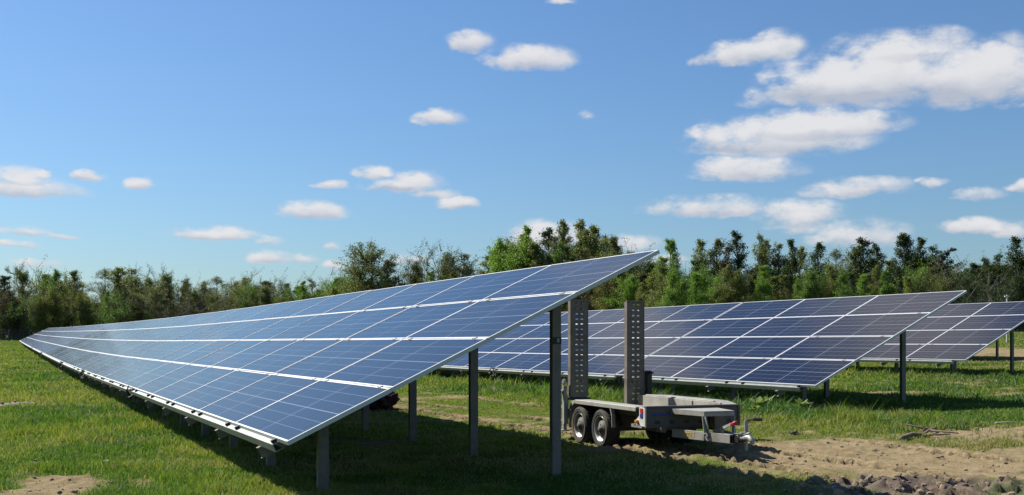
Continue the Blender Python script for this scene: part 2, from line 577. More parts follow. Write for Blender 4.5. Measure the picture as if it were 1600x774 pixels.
# ------------------------------------------------------------------ grass
def grass_field(name, n, zmin, zmax, seed, half=.62):
    r = np.random.default_rng(seed)
    z = zmin * (zmax / zmin) ** r.random(n)
    x = (r.random(n) * 2 - 1) * half * z
    dirt, mud, k, h = masks(x, z)
    clump = fbm(x, z, .45, 3, 101); big = fbm(x, z, 3.0, 3, 111)
    # a worn strip between the rows, lush strips by the feet of the arrays
    lush = np.exp(-((h - 12.2) / .9) ** 2) * (k > 6) * 1.5 + np.exp(-((h - 24.0) / 1.0) ** 2) * .9 + np.exp(-((h - 1.3) / 1.3) ** 2) * .55 + np.exp(-((h - 18.5) / 1.2) ** 2) * .4
    worn = np.exp(-((h - 8.6) / 1.5) ** 2) * (k < 34) * .5
    under = ((h > 3.0) & (h < 6.2) & (k > 8.9)) * .6
    keep = r.random(n) < np.clip(1.15 - dirt * 1.25 - worn * .55 - under * .4 + (clump - .5) * 1.5 + lush * .3, 0.02, 1)
    keep &= ~((dirt > .75) & (r.random(n) < .9))
    x, z, clump, big, lush, worn, dirt = (a[keep] for a in (x, z, clump, big, lush, worn, dirt))
    n = len(x)
    gzz = ground_z(x, z)
    sc = (z / 12) ** .6
    hg = (.010 + .024 * r.random(n) + .13 * np.clip(clump - .5, 0, 1)) * (1 + lush * 2.0) * (1 - dirt * .55) * (1 - .62 * np.clip(worn * 2.4, 0, 1))
    hg = np.where(r.random(n) < .05, hg * 1.6, hg) * np.clip(sc, .9, 1.6)
    wd = .0037 * (z / 12) ** .98 * (.7 + .7 * r.random(n))
    weed_ = (r.random(n) < .06 * (vnoise(x, z, .8, 141) > .55)) | (r.random(n) < .012)
    wd = np.where(weed_, wd * 2.2, wd); hg = np.where(weed_, hg * .75, hg)
    a = r.random(n) * 2 * math.pi
    ln = hg * (.25 + .75 * r.random(n)); la = r.random(n) * 2 * math.pi
    px = np.cos(a) * wd; py = np.sin(a) * wd
    lx = np.cos(la) * ln; ly = np.sin(la) * ln
    V = np.empty((n, 5, 3))
    V[:, 0] = np.stack([x - px, z - py, gzz - .01], 1); V[:, 1] = np.stack([x + px, z + py, gzz - .01], 1)
    V[:, 2] = np.stack([x + px * .8 + lx * .35, z + py * .8 + ly * .35, gzz + hg * .6], 1)
    V[:, 3] = np.stack([x - px * .8 + lx * .35, z - py * .8 + ly * .35, gzz + hg * .6], 1)
    V[:, 4] = np.stack([x + lx, z + ly, gzz + hg], 1)
    m_ = bpy.data.meshes.new(name)
    m_.vertices.add(n * 5); m_.vertices.foreach_set('co', V.ravel())
    b = np.arange(n)[:, None] * 5
    F = np.concatenate([b + np.array([0, 1, 2, 3]), b + np.array([3, 2, 4])], 1).ravel()
    m_.loops.add(len(F)); m_.loops.foreach_set('vertex_index', F)
    m_.polygons.add(2 * n)
    ls = np.stack([np.arange(n) * 7, np.arange(n) * 7 + 4], 1).ravel()
    m_.polygons.foreach_set('loop_start', ls)
    m_.update()
    tint_ = np.repeat(np.clip(.5 + (big - .5) * 2.6 + (clump - .5) * 1.2 - lush * .35 + worn * .5 + dirt * .3 - weed_ * .35 + (r.random(n) - .5) * .7, 0, 1), 5)
    dry = np.repeat((r.random(n) < .05 + worn * .35 + dirt * .4 + np.clip(fbm(x, z, 1.6, 4, 131) - .5, 0, 1) * 3.4 * (1 - np.clip(lush, 0, 1))).astype(float), 5)
    q = m_.attributes.new('tint', 'FLOAT', 'POINT'); q.data.foreach_set('value', tint_.astype(np.float32))
    q = m_.attributes.new('dry', 'FLOAT', 'POINT'); q.data.foreach_set('value', dry.astype(np.float32))
    m_.materials.append(grass_mat)
    o = bpy.data.objects.new(name, m_); COL.objects.link(o)
    return o


def leafy(name, build, trans=.35, rough=.55, spec=.3):
    m = bpy.data.materials.new(name); m.use_nodes = True
    t = NT(m.node_tree); t.n.clear()
    out = t.add('ShaderNodeOutputMaterial')
    col = build(t)
    d = t.add('ShaderNodeBsdfPrincipled'); t.put(d.inputs['Base Color'], col); d.inputs['Roughness'].default_value = rough
    d.inputs['Specular IOR Level'].default_value = spec
    tr = t.add('ShaderNodeBsdfTranslucent')
    bc = t.add('ShaderNodeMix', data_type='RGBA', blend_type='MULTIPLY'); bc.inputs[0].default_value = 1
    t.l.new(col, bc.inputs[6]); bc.inputs[7].default_value = (1.25, 1.3, .6, 1)
    t.l.new(bc.outputs[2], tr.inputs[0])
    mx = t.add('ShaderNodeMixShader'); mx.inputs[0].default_value = trans
    t.l.new(d.outputs[0], mx.inputs[1]); t.l.new(tr.outputs[0], mx.inputs[2])
    t.l.new(mx.outputs[0], out.inputs[0])
    return m


def gcol(t):
    a = t.add('ShaderNodeAttribute', attribute_name='tint').outputs['Fac']
    b = t.add('ShaderNodeAttribute', attribute_name='dry').outputs['Fac']
    c = t.ramp(a, (0, (0.055, 0.124, 0.026)), (.5, (0.110, 0.184, 0.026)), (1, (0.191, 0.220, 0.048)))
    return t.mix(t.m('MULTIPLY', b, .85), c, (0.294, 0.250, 0.133))


grass_mat = leafy('grass_blades', gcol, .45, .5, .3)
g1 = grass_field('grass', 1100000, 8.6, 200, 5)
tag(g1, 'short green meadow grass growing between and under the solar arrays', 'grass', kind='stuff')

# ------------------------------------------------------------------ solar arrays
TILT = math.radians(25.3)
BAY, ROWP = 2.26, 1.02
CT, ST = math.cos(TILT), math.sin(TILT)
PL, PW, TH = 2.256, 1.008, 0.038


def glass_material():
    m, t, p = new_mat('solar_glass')
    co = t.add('ShaderNodeTexCoord'); s = t.add('ShaderNodeSeparateXYZ'); t.l.new(co.outputs['Object'], s.inputs[0])
    X, Y = s.outputs[0], s.outputs[1]     # X up the slope, Y along the row
    def line(v, centre, half):
        return t.m('LESS_THAN', t.m('ABSOLUTE', t.m('SUBTRACT', v, centre)), half)
    ln = line(Y, PL / 2, .007)
    for i in range(1, 6):
        ln = t.m('MAXIMUM', ln, t.m('MULTIPLY', line(X, .02 + (PW - .04) * i / 6, .0055 if i == 3 else .0032), 1.0 if i == 3 else .7))
    oi = t.add('ShaderNodeObjectInfo').outputs['Random']
    # the fine grid of the cells themselves
    cg = t.m('FRACT', t.m('MULTIPLY', Y, 12 / PL))
    cg = t.m('LESS_THAN', t.m('ABSOLUTE', t.m('SUBTRACT', cg, .5)), .012)
    cell = t.mix(oi, (.006, .006, .014), (.010, .010, .020))
    wv = t.add('ShaderNodeMapping'); wv.inputs['Scale'].default_value = (.35, 2.2, 1); t.l.new(co.outputs['Object'], wv.inputs[0])
    ofs = t.vm('ADD', wv.outputs[0], t.vm('SCALE', (7.3, 3.1, 5.7), s=t.m('MULTIPLY', oi, 9.0)))
    nz = t.noise(ofs, 3.2, 6, .72)
    cell = t.mix(t.m('MULTIPLY', t.sstep(nz.outputs[0], .4, .75), t.m('ADD', .03, t.m('MULTIPLY', oi, .14))), cell, (.10, .095, .085))
    col = t.mix(t.m('MULTIPLY', cg, .22), cell, (.3, .32, .35))
    col = t.mix(t.m('MULTIPLY', ln, .5), col, (.38, .40, .44))
    t.put(p.inputs['Base Color'], col)
    t.put(p.inputs['Roughness'], t.m('ADD', .06, t.m('ADD', t.m('MULTIPLY', nz.outputs[0], .13), t.m('MULTIPLY', oi, .04))))
    t.put(p.inputs['IOR'], 1.45)
    t.put(p.inputs['Specular IOR Level'], .29)
    return m


M['glass'] = glass_material()
M['backsheet'] = plain('white_backsheet', (.55, .56, .58), .6, .05)

# one module: origin at its lower right corner, local x up the slope, y along the row, z out of the glass
fr = MB(); fw = .020
fr.box(0, PW, 0, fw, -TH, 0); fr.box(0, PW, PL - fw, PL, -TH, 0)
fr.box(0, fw, fw, PL - fw, -TH, 0); fr.box(PW - fw, PW, fw, PL - fw, -TH, 0)
FRAME = fr.mesh('panel_frame', M['alu'])
gl = MB(); gl.box(fw, PW - fw, fw, PL - fw, -.008, -.003)
GLASS = gl.mesh('panel_glass', M['glass'])
for f_ in GLASS.polygons: pass


def slope_pt(s, y, n, z0):
    """point on the table: s up the slope, y along the row, n off the glass"""
    return Vector((s * CT - n * ST, y, z0 + s * ST + n * CT))


def array(name, label, group, k0, h0, bays, clear, flat=True, firstpost=1.0, npanel=100, clamps=0, cable=()):
    """a table of four rows of modules on two rows of driven posts"""
    x0 = RU.x * k0 + RH.x * h0; y0 = RU.y * k0 + RH.y * h0
    base = float(ground0(x0, y0))
    root = empty(name, (x0, y0, base), ROT)
    tag(root, label, 'solar array', group)
    zf = lambda y: float(Bcurve(k0 + y) - Bcurve(k0)) + clear      # height of the bottom edge
    L = bays * BAY
    cnt = 0
    rest = MB()
    for b in range(bays):
        ya = b * BAY; za, zb = zf(ya), zf(ya + BAY)
        pitch = math.atan2(zb - za, BAY)
        for j in range(4):
            # basis: ex up the slope, ey along the row (pitched), ez normal
            ey = Vector((0, math.cos(pitch), math.sin(pitch)))
            ex = Vector((CT, 0, ST)); ez = ex.cross(ey).normalized(); ex = ey.cross(ez).normalized()
            o = slope_pt(j * ROWP + .006, ya + .002, 0, za)
            o.z += random.uniform(-.002, .002)
            mt = Matrix((( ex.x, ey.x, ez.x, o.x), (ex.y, ey.y, ez.y, o.y), (ex.z, ey.z, ez.z, o.z), (0, 0, 0, 1)))
            if cnt < npanel:
                # nobody bolts down every module at quite the same angle
                jig = Matrix.Rotation(math.radians(random.gauss(0, .05)), 4, 'X') @ Matrix.Rotation(math.radians(random.gauss(0, .05)), 4, 'Y')
                pnl = link('panel', FRAME, root, mt @ jig)
                link('glass', GLASS, pnl)
                cnt += 1
            else:
                rest.cur = 0; rest.box(0, fw, 0, PL, -TH, 0, mt); rest.box(PW - fw, PW, 0, PL, -TH, 0, mt)
                rest.box(fw, PW - fw, 0, fw, -TH, 0, mt); rest.box(fw, PW - fw, PL - fw, PL, -TH, 0, mt)
                rest.cur = 1; rest.box(fw, PW - fw, fw, PL - fw, -.008, -.003, mt)
    if rest.v:
        tag(rest.build('panel', [M['alu'], M['glass_far']], root), kind='stuff')
    # purlins
    ys = [firstpost - .62] + [BAY * i for i in range(1, bays + 1)]
    ys[-1] -= .35
    for j, s in enumerate((-.03, 1.02, 2.04, 3.06, 3.90)):
        mb = MB()
        for ya, yb in zip(ys, ys[1:]):
            za, zb = zf(ya), zf(yb)
            def seg(s0, s1, n0, n1):
                c = [slope_pt(ss, yy, nn, zz) for (yy, zz) in ((ya, za), (yb, zb)) for (ss, nn) in ((s0, n0), (s1, n0), (s1, n1), (s0, n1))]
                for q in ((0, 1, 2, 3), (7, 6, 5, 4), (0, 4, 5, 1), (1, 5, 6, 2), (2, 6, 7, 3), (3, 7, 4, 0)):
                    mb.quad([c[i] for i in q])
            if j == 0:
                seg(s - .022, s + .08, -.045, -.037)     # top flange
                seg(s - .022, s - .017, -.112, -.045)    # web seen from the front
                seg(s - .017, s + .05, -.112, -.106)
            else:
                seg(s - .03, s + .03, -.044, -.037)
                seg(s - .03, s - .025, -.11, -.044)
        mb.build('purlin', M['rail'], root)
    # posts and rafters
    n = int((L - firstpost - .3) / 2.15) + 1
    rp, rr = MB(), MB()
    for i in range(n):
        y = firstpost + i * 2.15; z0 = zf(y)
        near = i < 45
        # rafter under the purlins, a channel
        if near: rb = MB()
        else: rb = rr
        for (n0, n1, w0, w1) in ((-.225, -.116, -.004, 0), (-.120, -.116, 0, .06), (-.225, -.221, 0, .06)):
            c = [slope_pt(s, y + w, nn, z0) for s in (-.085, 3.95) for (w, nn) in ((w0, n0), (w1, n0), (w1, n1), (w0, n1))]
            for q in ((0, 1, 2, 3), (7, 6, 5, 4), (0, 4, 5, 1), (1, 5, 6, 2), (2, 6, 7, 3), (3, 7, 4, 0)):
                rb.quad([c[a] for a in q])
        if near: rb.build('rafter', M['post'], root)
        for hx in (.58, 3.05):
            top = z0 + hx / CT * ST - .17
            wx = x0 + RH.x * hx + RU.x * y; wy = y0 + RH.y * hx + RU.y * y
            g = float(ground0(wx, wy)) - base - .25
            pb = MB() if near else rp
            # C section: web faces the row end, flanges behind
            pb.box(hx - .05, hx + .05, y - .056, y - .051, g, top)
            pb.box(hx - .05, hx - .045, y - .051, y + .01, g, top)
            pb.box(hx + .045, hx + .05, y - .051, y + .01, g, top)
            if near:
                po = pb.build('post', M['post'], root)
                if i < 3 and hx > 1:
                    bk = MB(); bk.box(hx - .06, hx + .06, y + .012, y + .03, top - .12, top + .05); bk.build('bracket', M['black'], po)
    if rp.v:
        tag(rp.build('post', M['post'], root), kind='stuff'); tag(rr.build('rafter', M['galv'], root), kind='stuff')
    # clamps along the lower rail and the joints
    for (s, lim) in ((-.02, clamps), (1.012, clamps // 2), (2.032, clamps // 3), (3.052, clamps // 4)):
        for q in range(lim):
            y = .28 + (q // 2) * BAY + (q % 2) * 1.75
            if s < 0 and q == 0: y = .42
            cmb_ = MB()
            c = slope_pt(s, y, -.02 if s < 0 else .003, zf(y))
            Mx = Matrix.Translation(c) @ Matrix.Rotation(-TILT, 4, 'Y')
            if s < 0: cmb_.box(-.022, .022, -.022, .022, -.02, .014, Mx)
            else: cmb_.box(-.015, .015, -.035, .035, -.01, .004, Mx)
            cmb_.build('clamp', M['black'] if s < 0 else M['galv'], root)
    for y in cable:
        cb = MB(); z0 = zf(y)
        for q in range(9):
            pts = []
            ox = random.uniform(-.05, .25); oy = y + random.uniform(-.12, .12); r_ = random.uniform(.05, .13)
            for a in np.linspace(0, 2 * math.pi, 13):
                pts.append((ox + .05 * math.cos(a * 2), oy + r_ * math.cos(a), z0 - .10 + r_ * 1.1 * math.sin(a)))
            cb.tube(pts, .013, 6)
        cb.tube([(-.06, y, z0 + .03), (-.09, y + .05, z0 - .05), (0, y + .02, z0 - .2)], .02, 6)
        cb.build('cable_bundle', M['black'], root, smooth=True)
    return root


gf = M['glass'].copy(); gf.name = 'solar_glass_far'
t = NT(gf.node_tree); t.n['Principled BSDF'].inputs['Base Color'].default_value = (.05, .06, .10, 1)
for l_ in list(gf.node_tree.links):
    if l_.to_socket == t.n['Principled BSDF'].inputs['Base Color']: gf.node_tree.links.remove(l_)
M['glass_far'] = gf

G1 = 'rows of tilted solar arrays in the meadow'
A1 = array('solar_array', 'longest and nearest solar array, running from the foreground to the far left', G1,
           8.90, 2.14, 69, .569, npanel=100, clamps=26, cable=(11.8, 24.5, 36.8, 61, 84))
A2 = array('solar_array', 'short three panel wide solar array at the near end of the second row',
           G1, 14.70, 12.86, 3, .50, clamps=6)
A3 = array('solar_array', 'solar array of the second row seen behind the upright trailer ramps', G1, 14.70 + 3 * BAY + .05, 12.86, 20, .50, firstpost=.6, clamps=6, cable=(6.8,))
A4 = array('solar_array', 'third solar array at the right edge of the photo behind the second row', G1, 21.72, 24.38, 12, .52, clamps=6)
A5 = array('solar_array', 'solar array of the fourth row, mostly hidden, its rear posts showing on the sandy track', G1, 31.5, 35.3, 8, .50)
A6 = array('solar_array', 'farthest solar array behind the fourth row near the dark wood', G1, 46.0, 46.6, 6, .50)

# number plate on the rear post at the near end of the front array
pl_root = A1
rear = (3.05, 1.0 - .056)
zt = .569 + 3.05 / CT * ST - .17
zpl = EYE - (532.5 - HZ) / FPX * 11.2
pb = MB(); pb.box(3.05 - .042, 3.05 + .048, 1.0 - .066, 1.0 - .058, zpl - .035, zpl + .035)
plate = pb.build('number_plate', M['black'], A1)


def text(s, size, mat, parent, mtx, ext=.001):
    cu = bpy.data.curves.new('lettering', 'FONT'); cu.body = s; cu.size = size; cu.extrude = ext
    cu.align_x = 'CENTER'; cu.align_y = 'CENTER'
    o = bpy.data.objects.new('tmp', cu); COL.objects.link(o)
    dg = bpy.context.evaluated_depsgraph_get()
    m_ = bpy.data.meshes.new_from_object(o.evaluated_get(dg))
    bpy.data.objects.remove(o)
    m_.materials.clear(); m_.materials.append(mat)
    q = bpy.data.objects.new('lettering', m_); COL.objects.link(q); q.parent = parent; q.matrix_local = mtx
    return q


text('8', .062, M['white'], plate, Matrix.Translation((3.06, 1.0 - .068, zpl)) @ Matrix.Rotation(math.pi / 2, 4, 'X'))

# ------------------------------------------------------------------ machinery trailer
TX, TY = 1.147, 14.0
FX, FY = .355, -.935
tr = empty('machinery_trailer', (TX, TY, WHEEL_Z), math.atan2(FY, FX))
tag(tr, 'grey twin axle plant trailer with two perforated loading ramps raised upright', 'trailer')
WD = 1.30


def wheel(x, y, face):
    """outer face towards -y when face<0"""
    Mx = Matrix.Translation((x, y, .258)) @ Matrix.Scale(1, 4)
    if face > 0: Mx = Mx @ Matrix.Rotation(math.pi, 4, 'Z')
    w = empty('wheel'); w.parent = tr
    a = MB(); a.lathe([(.17, .01), (.185, -.008), (.225, -.012), (.247, .004), (.258, .03), (.258, .15), (.245, .175), (.185, .185), (.165, .17)], Mx, 40)
    # tread blocks
    for k in range(30):
        an = 2 * math.pi * k / 30
        R_ = Mx @ Matrix.Rotation(an, 4, 'Y')
        for y0, y1 in ((.035, .075), (.085, .125), (.133, .15)):
            a.box(.255, .263, y0, y1, -.020, .020, R_)
    a.build('tyre', M['tyre'], w, smooth=False)
    b = MB(); b.lathe([(.172, .012), (.168, -.002), (.158, .012), (.150, .045), (.118, .05), (.112, .048)], Mx, 40)
    hb_ = MB(); hb_.lathe([(.118, .047), (.105, .024), (.072, .020), (.062, .004), (.040, .0), (.035, -.014), (.001, -.014)], Mx, 40); hb_.build('hub', M['board'], w, smooth=True)
    b.lathe([(.165, .012), (.16, .15)], Mx, 40)
    b.build('rim', M['rim'], w, smooth=True)
    c = MB()
    for k in range(5):
        an = 2 * math.pi * k / 5
        c.lathe([(.010, -.002), (.010, .02)], Mx @ Matrix.Translation((.055 * math.cos(an), 0, .055 * math.sin(an))), 8)
    for k in range(12):
        an = 2 * math.pi * k / 12
        R_ = Mx @ Matrix.Rotation(an, 4, 'Y')
        c.box(.128, .141, .0445, .052, -.010, .010, R_)
    c.build('hub_detail', M['black'], w)
    return w


for xx in (0, -.66):
    wheel(xx, .0, -1)
    wheel(xx, WD, 1)


def fender(y0, y1, ztop, lip_y):
    a = MB()
    ins = [(-.98, .20), (-.98, .36), (-.94, .46), (-.86, .53), (-.74, ztop - .02), (1.02, ztop - .02), (1.02, ztop), (-.78, ztop), (-.92, .57), (-.995, .47), (-1.0, .36), (-1.0, .20)]
    a.prism([(x, z) for x, z in ins], 1, y0, y1)
    # outer lip, and the rounded front end behind the front tyre
    a.box(-.78, 1.02, lip_y - .004, lip_y + .004, ztop - .055, ztop - .003)
    fr_ = [(.24, .56), (.30, .52), (.335, .44), (.345, .30), (.36, .30), (.352, .45), (.315, .54), (.26, .575)]
    a.prism(fr_, 1, *((y0, y0 + .05) if y0 < .5 else (y1 - .05, y1)))
    return a.build('mudguard', M['tray'], tr, bevel=.003)


fender(.0, .215, .600, -.002)
fender(WD - .215, WD, .655, WD + .002)
# chassis, deck
a = MB()
a.box(-1.0, 1.24, .225, .29, .30, .44); a.box(-1.0, 1.24, WD - .29, WD - .225, .30, .44)
for xx in (-.95, -.33, .35, 1.0): a.box(xx, xx + .06, .29, WD - .29, .31, .40)
a.bar((0, .17, .258), (0, WD - .17, .258), .07); a.bar((-.66, .17, .258), (-.66, WD - .17, .258), .07)
a.build('chassis', M['ramp'], tr)
a = MB()
for q in range(7):
    yy = .23 + q * (WD - .46) / 7
    a.box(-1.0, 1.24, yy + .003, yy + (WD - .46) / 7 - .003, .445, .468)
a.build('deck', M['plank'], tr)
# side rails inboard of the mudguards (the far one is the pale one you see into)
for y0, y1, zt_ in ((.218, .240, .58), (WD - .240, WD - .218, .64)):
    a = MB(); a.box(-.98, 1.22, y0, y1, .47, zt_)
    if y0 > .5: a.box(.52, .555, y0 - .014, y0, .47, zt_ - .004)
    a.build('side_rail', M['tray'], tr, bevel=.002)
# far mudguard tapers down to the headboard
a = MB(); a.prism([(1.022, .60), (1.022, .653), (1.24, .62), (1.24, .60)], 1, WD - .20, WD - .01); a.build('side_cap', M['tray'], tr)
# headboard
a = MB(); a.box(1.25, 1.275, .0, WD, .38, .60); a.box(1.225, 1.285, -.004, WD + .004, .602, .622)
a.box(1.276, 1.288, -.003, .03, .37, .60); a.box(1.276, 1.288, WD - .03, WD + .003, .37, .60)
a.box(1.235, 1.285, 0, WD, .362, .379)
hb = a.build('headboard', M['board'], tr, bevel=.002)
for q in range(6):
    a = MB(); a.box(1.2755, 1.2775, .12 + q * .2, .19 + q * .2, .405, .445); a.build('slot', M['black'], hb)
a = MB(); a.box(1.2755, 1.2785, .08, .34, .505, .535); a.build('marking', M['blue'], hb)
a = MB(); a.box(1.2755, 1.2785, WD - .18, WD - .07, .515, .56); a.build('marking', M['blue'], hb)
# corner plate on the near side with reflector, sticker and lamp
a = MB(); a.prism([(1.02, .385), (1.249, .375), (1.249, .601), (1.10, .601), (1.10, .50), (1.02, .45)], 1, .0, .018)
cp = a.build('corner_plate', M['white'], tr, bevel=.002)
a = MB(); a.box(1.13, 1.20, -.006, -.0005, .535, .59); a.build('reflector', M['red'], cp)
a = MB(); a.box(1.13, 1.20, -.006, -.0005, .475, .525); a.build('marking', M['blue'], cp)
a = MB(); a.box(1.035, 1.085, -.03, -.001, .405, .445); a.box(1.045, 1.075, -.034, -.030, .412, .438); a.build('marker_lamp', M['amber'], cp, bevel=.004)
a = MB(); a.box(.93, 1.20, -.02, .05, .355, .374); a.box(.93, 1.0, -.02, .03, .374, .392); a.build('lamp_bracket', M['galv'], tr)


# loading ramps
def ramp(y0, y1, z0, z1):
    a = MB(); x = -1.03; T_ = .008
    Y = [y0 + .012, y0 + (y1 - y0) * .30, y0 + (y1 - y0) * .43, y0 + (y1 - y0) * .58, y0 + (y1 - y0) * .71, y1 - .012]
    rows = 18; zz = np.linspace(z0 + .04, z1 - .02, rows + 1)
    for i in range(rows):
        za, zb = zz[i], zz[i + 1]; hz = (zb - za)
        h0_, h1_ = za + hz * .36, za + hz * .62
        a.box(x, x + T_, Y[0], Y[5], za, h0_); a.box(x, x + T_, Y[0], Y[5], h1_, zb)
        for c in (0, 2, 4): a.box(x, x + T_, Y[c], Y[c + 1], h0_, h1_)
        for c in (1, 3):      # raised collars round the grip holes
            a.box(x + T_, x + T_ + .006, Y[c] - .006, Y[c + 1] + .006, h0_ - .008, h0_); a.box(x + T_, x + T_ + .006, Y[c] - .006, Y[c + 1] + .006, h1_, h1_ + .008)
    a.box(x, x + T_, Y[0], Y[5], z0, z0 + .04); a.box(x - .002, x + .02, y0 - .004, y1 + .004, z1 - .02, z1)
    for y in (y0, y1 - .012): a.box(x - .07, x + .012, y, y + .012, z0, z1 - .02)
    o = a.build('loading_ramp', M['ramp'], tr)
    b = MB(); b.box(x - .05, x + .02, y0 + .02, y1 - .02, z0 - .05, z0 - .002); b.bar((x, y0 - .03, z0 - .03), (x, y1 + .03, z0 - .03), .03); b.build('hinge', M['black'], o)


ramp(.03, .305, .63, 1.985)
ramp(.91, 1.19, .50, 1.985)
a = MB(); a.box(-1.08, -.98, WD - .085, WD - .005, .42, .98); a.box(-1.0, -.9, WD - .07, WD - .02, .94, .965); a.build('spring_housing', M['black'], tr, bevel=.006)
a = MB(); a.box(-1.09, -1.0, .0, WD, .34, .46); a.build('rear_beam', M['tray'], tr)
# prop stands at the rear
for yy in (-.05, WD - .02):
    a = MB(); a.box(-1.12, -1.07, yy, yy + .05, .16, .78); a.box(-1.07, -1.03, yy - .01, yy + .06, .25, .62)
    ps = a.build('prop_stand', M['tray'], tr, bevel=.003)
    b = MB(); b.box(-1.17, -1.03, yy - .05, yy + .08, .15, .165); b.build('foot', M['galv'], ps)
    b = MB(); b.lathe([(.001, .0), (.055, .002), (.06, .012), (.001, .02)], Matrix.Translation((-1.10, yy - .06, .70)) @ Matrix.Rotation(math.pi / 2, 4, 'X'), 14)
    b.tube([(-1.10, yy - .06, .71), (-1.095, yy + .02, .72)], .012); b.build('clamp_handle', M['white'], ps)
    b = MB(); b.lathe([(.001, 0), (.03, 0), (.035, .03), (.001, .04)], Matrix.Translation((-1.1, yy + .0, .84)), 12); b.tube([(-1.1, yy + .02, .78), (-1.1, yy + .02, .85)], .01); b.build('pin', M['rim'], ps)
# step platform over the drawbar
zs = .575
a = MB(); P = [(1.292, .33), (1.86, .45), (1.86, .85), (1.292, .97)]
a.prism(P, 2, zs, zs + .012)
for (p_, q_) in ((P[0], P[1]), (P[1], P[2]), (P[2], P[3])):
    a.bar((p_[0], p_[1], zs - .024), (q_[0], q_[1], zs - .024), .008, .044)
sp = a.build('step_platform', M['tray'], tr, bevel=.0)
for yy in (.455, .845):
    a = MB(); a.bar((1.86, yy, zs - .047), (1.90, yy + (.035 if yy < .6 else -.035), .28), .045, .012, up=(0, 1, 0)); a.bar((1.835, yy, zs - .047), (1.87, yy, .34), .01, .04, up=(0, 1, 0))
    a.build('platform_leg', M['tray'], tr)
a = MB(); a.box(1.290, 1.42, .86, 1.0, .34, .56); a.build('gusset', M['ramp'], tr)
# drawbar: two converging channels
for s_ in (-1, 1):
    yc = .64
    p0 = (1.30, yc + s_ * .30, .297); p1 = (2.22, yc + s_ * .075, .292)
    a = MB(); a.bar((p0[0], p0[1], .297), p1, .007, .096)
    d = Vector((p1[0] - p0[0], p1[1] - p0[1], 0)).normalized(); nrm = Vector((-d.y, d.x, 0)) * (-s_)
    for dz in (.046, -.046):
        a.bar(Vector(p0) + nrm * .02 + Vector((0, 0, dz)), Vector(p1) + nrm * .02 + Vector((0, 0, dz)), .044, .006)
    db = a.build('drawbar_arm', M['tray'], tr, bevel=.0)
    if s_ < 0:
        on = lambda f, off, z: Vector(p0) + (Vector(p1) - Vector(p0)) * f - nrm * off + Vector((0, 0, z))
        ang = math.atan2(d.y, d.x)
        for nm, f, w_, h_, mt_ in (('sticker', .30, .20, .052, M['yellow']), ('sticker', .66, .055, .06, M['white'])):
            c = on(f, .0045, .004)
            Mx = Matrix.Translation(c) @ Matrix.Rotation(ang, 4, 'Z')
            a = MB(); a.box(-w_ / 2, w_ / 2, -.001, .001, -h_ / 2, h_ / 2, Mx); st = a.build(nm, mt_, db)
            if f < .5: text('WUCZ', .046, M['ramp'], st, Mx @ Matrix.Translation((0, -.002, 0)) @ Matrix.Rotation(math.pi / 2, 4, 'X'), .0005)
            else:
                a = MB(); a.box(-.02, .02, -.002, -.0011, -.022, .022, Mx); a.build('marking', M['blue'], st)
        a = MB(); c = on(.60, .01, .02); a.tube([c, c + Vector((.02, -.03, 0)), c + Vector((.04, -.03, -.06)), c + Vector((.07, 0, -.09))], .012, 8); a.build('cable', M['black'], tr, smooth=True)
# overrun coupling
a = MB(); a.box(2.06, 2.24, .585, .695, .25, .345); a.tube([(2.20, .64, .30), (2.40, .64, .30)], .032, 14)
a.lathe([(.001, 0), (.045, 0), (.045, .08), (.001, .08)], Matrix.Translation((2.30, .60, .30)), 14)
a.build('overrun_housing', M['black'], tr, bevel=.004)
a = MB(); a.tube([(2.38, .64, .31), (2.44, .64, .325), (2.50, .64, .33), (2.55, .64, .30), (2.56, .64, .26)], [.024, .03, .034, .032, .024], 14)
a.bar((2.40, .64, .355), (2.52, .64, .385), .028, .014); a.build('coupling', M['galv'], tr, smooth=True)
a = MB(); a.bar((1.84, .62, .35), (2.17, .62, .455), .024, .034); a.box(1.80, 1.98, .60, .64, .335, .375); lv = a.build('handbrake', M['tray'], tr, bevel=.003)
a = MB(); a.tube([(2.165, .62, .453), (2.27, .62, .487)], [.02, .018], 10); a.build('grip', M['red'], lv, smooth=True)
a = MB(); a.tube([(2.22, .78, .50), (2.22, .78, .26)], .024, 12); a.tube([(2.22, .78, .26), (2.22, .78, .16)], .018, 10)
a.bar((2.22, .70, .34), (2.22, .80, .34), .05, .05); jw = a.build('jockey_stand', M['galv'], tr, smooth=False)
a = MB(); a.tube([(2.22, .78, .505), (2.30, .83, .515)], .012, 8); a.tube([(2.30, .83, .515), (2.36, .90, .515)], .018, 8); a.build('crank', M['black'], jw)

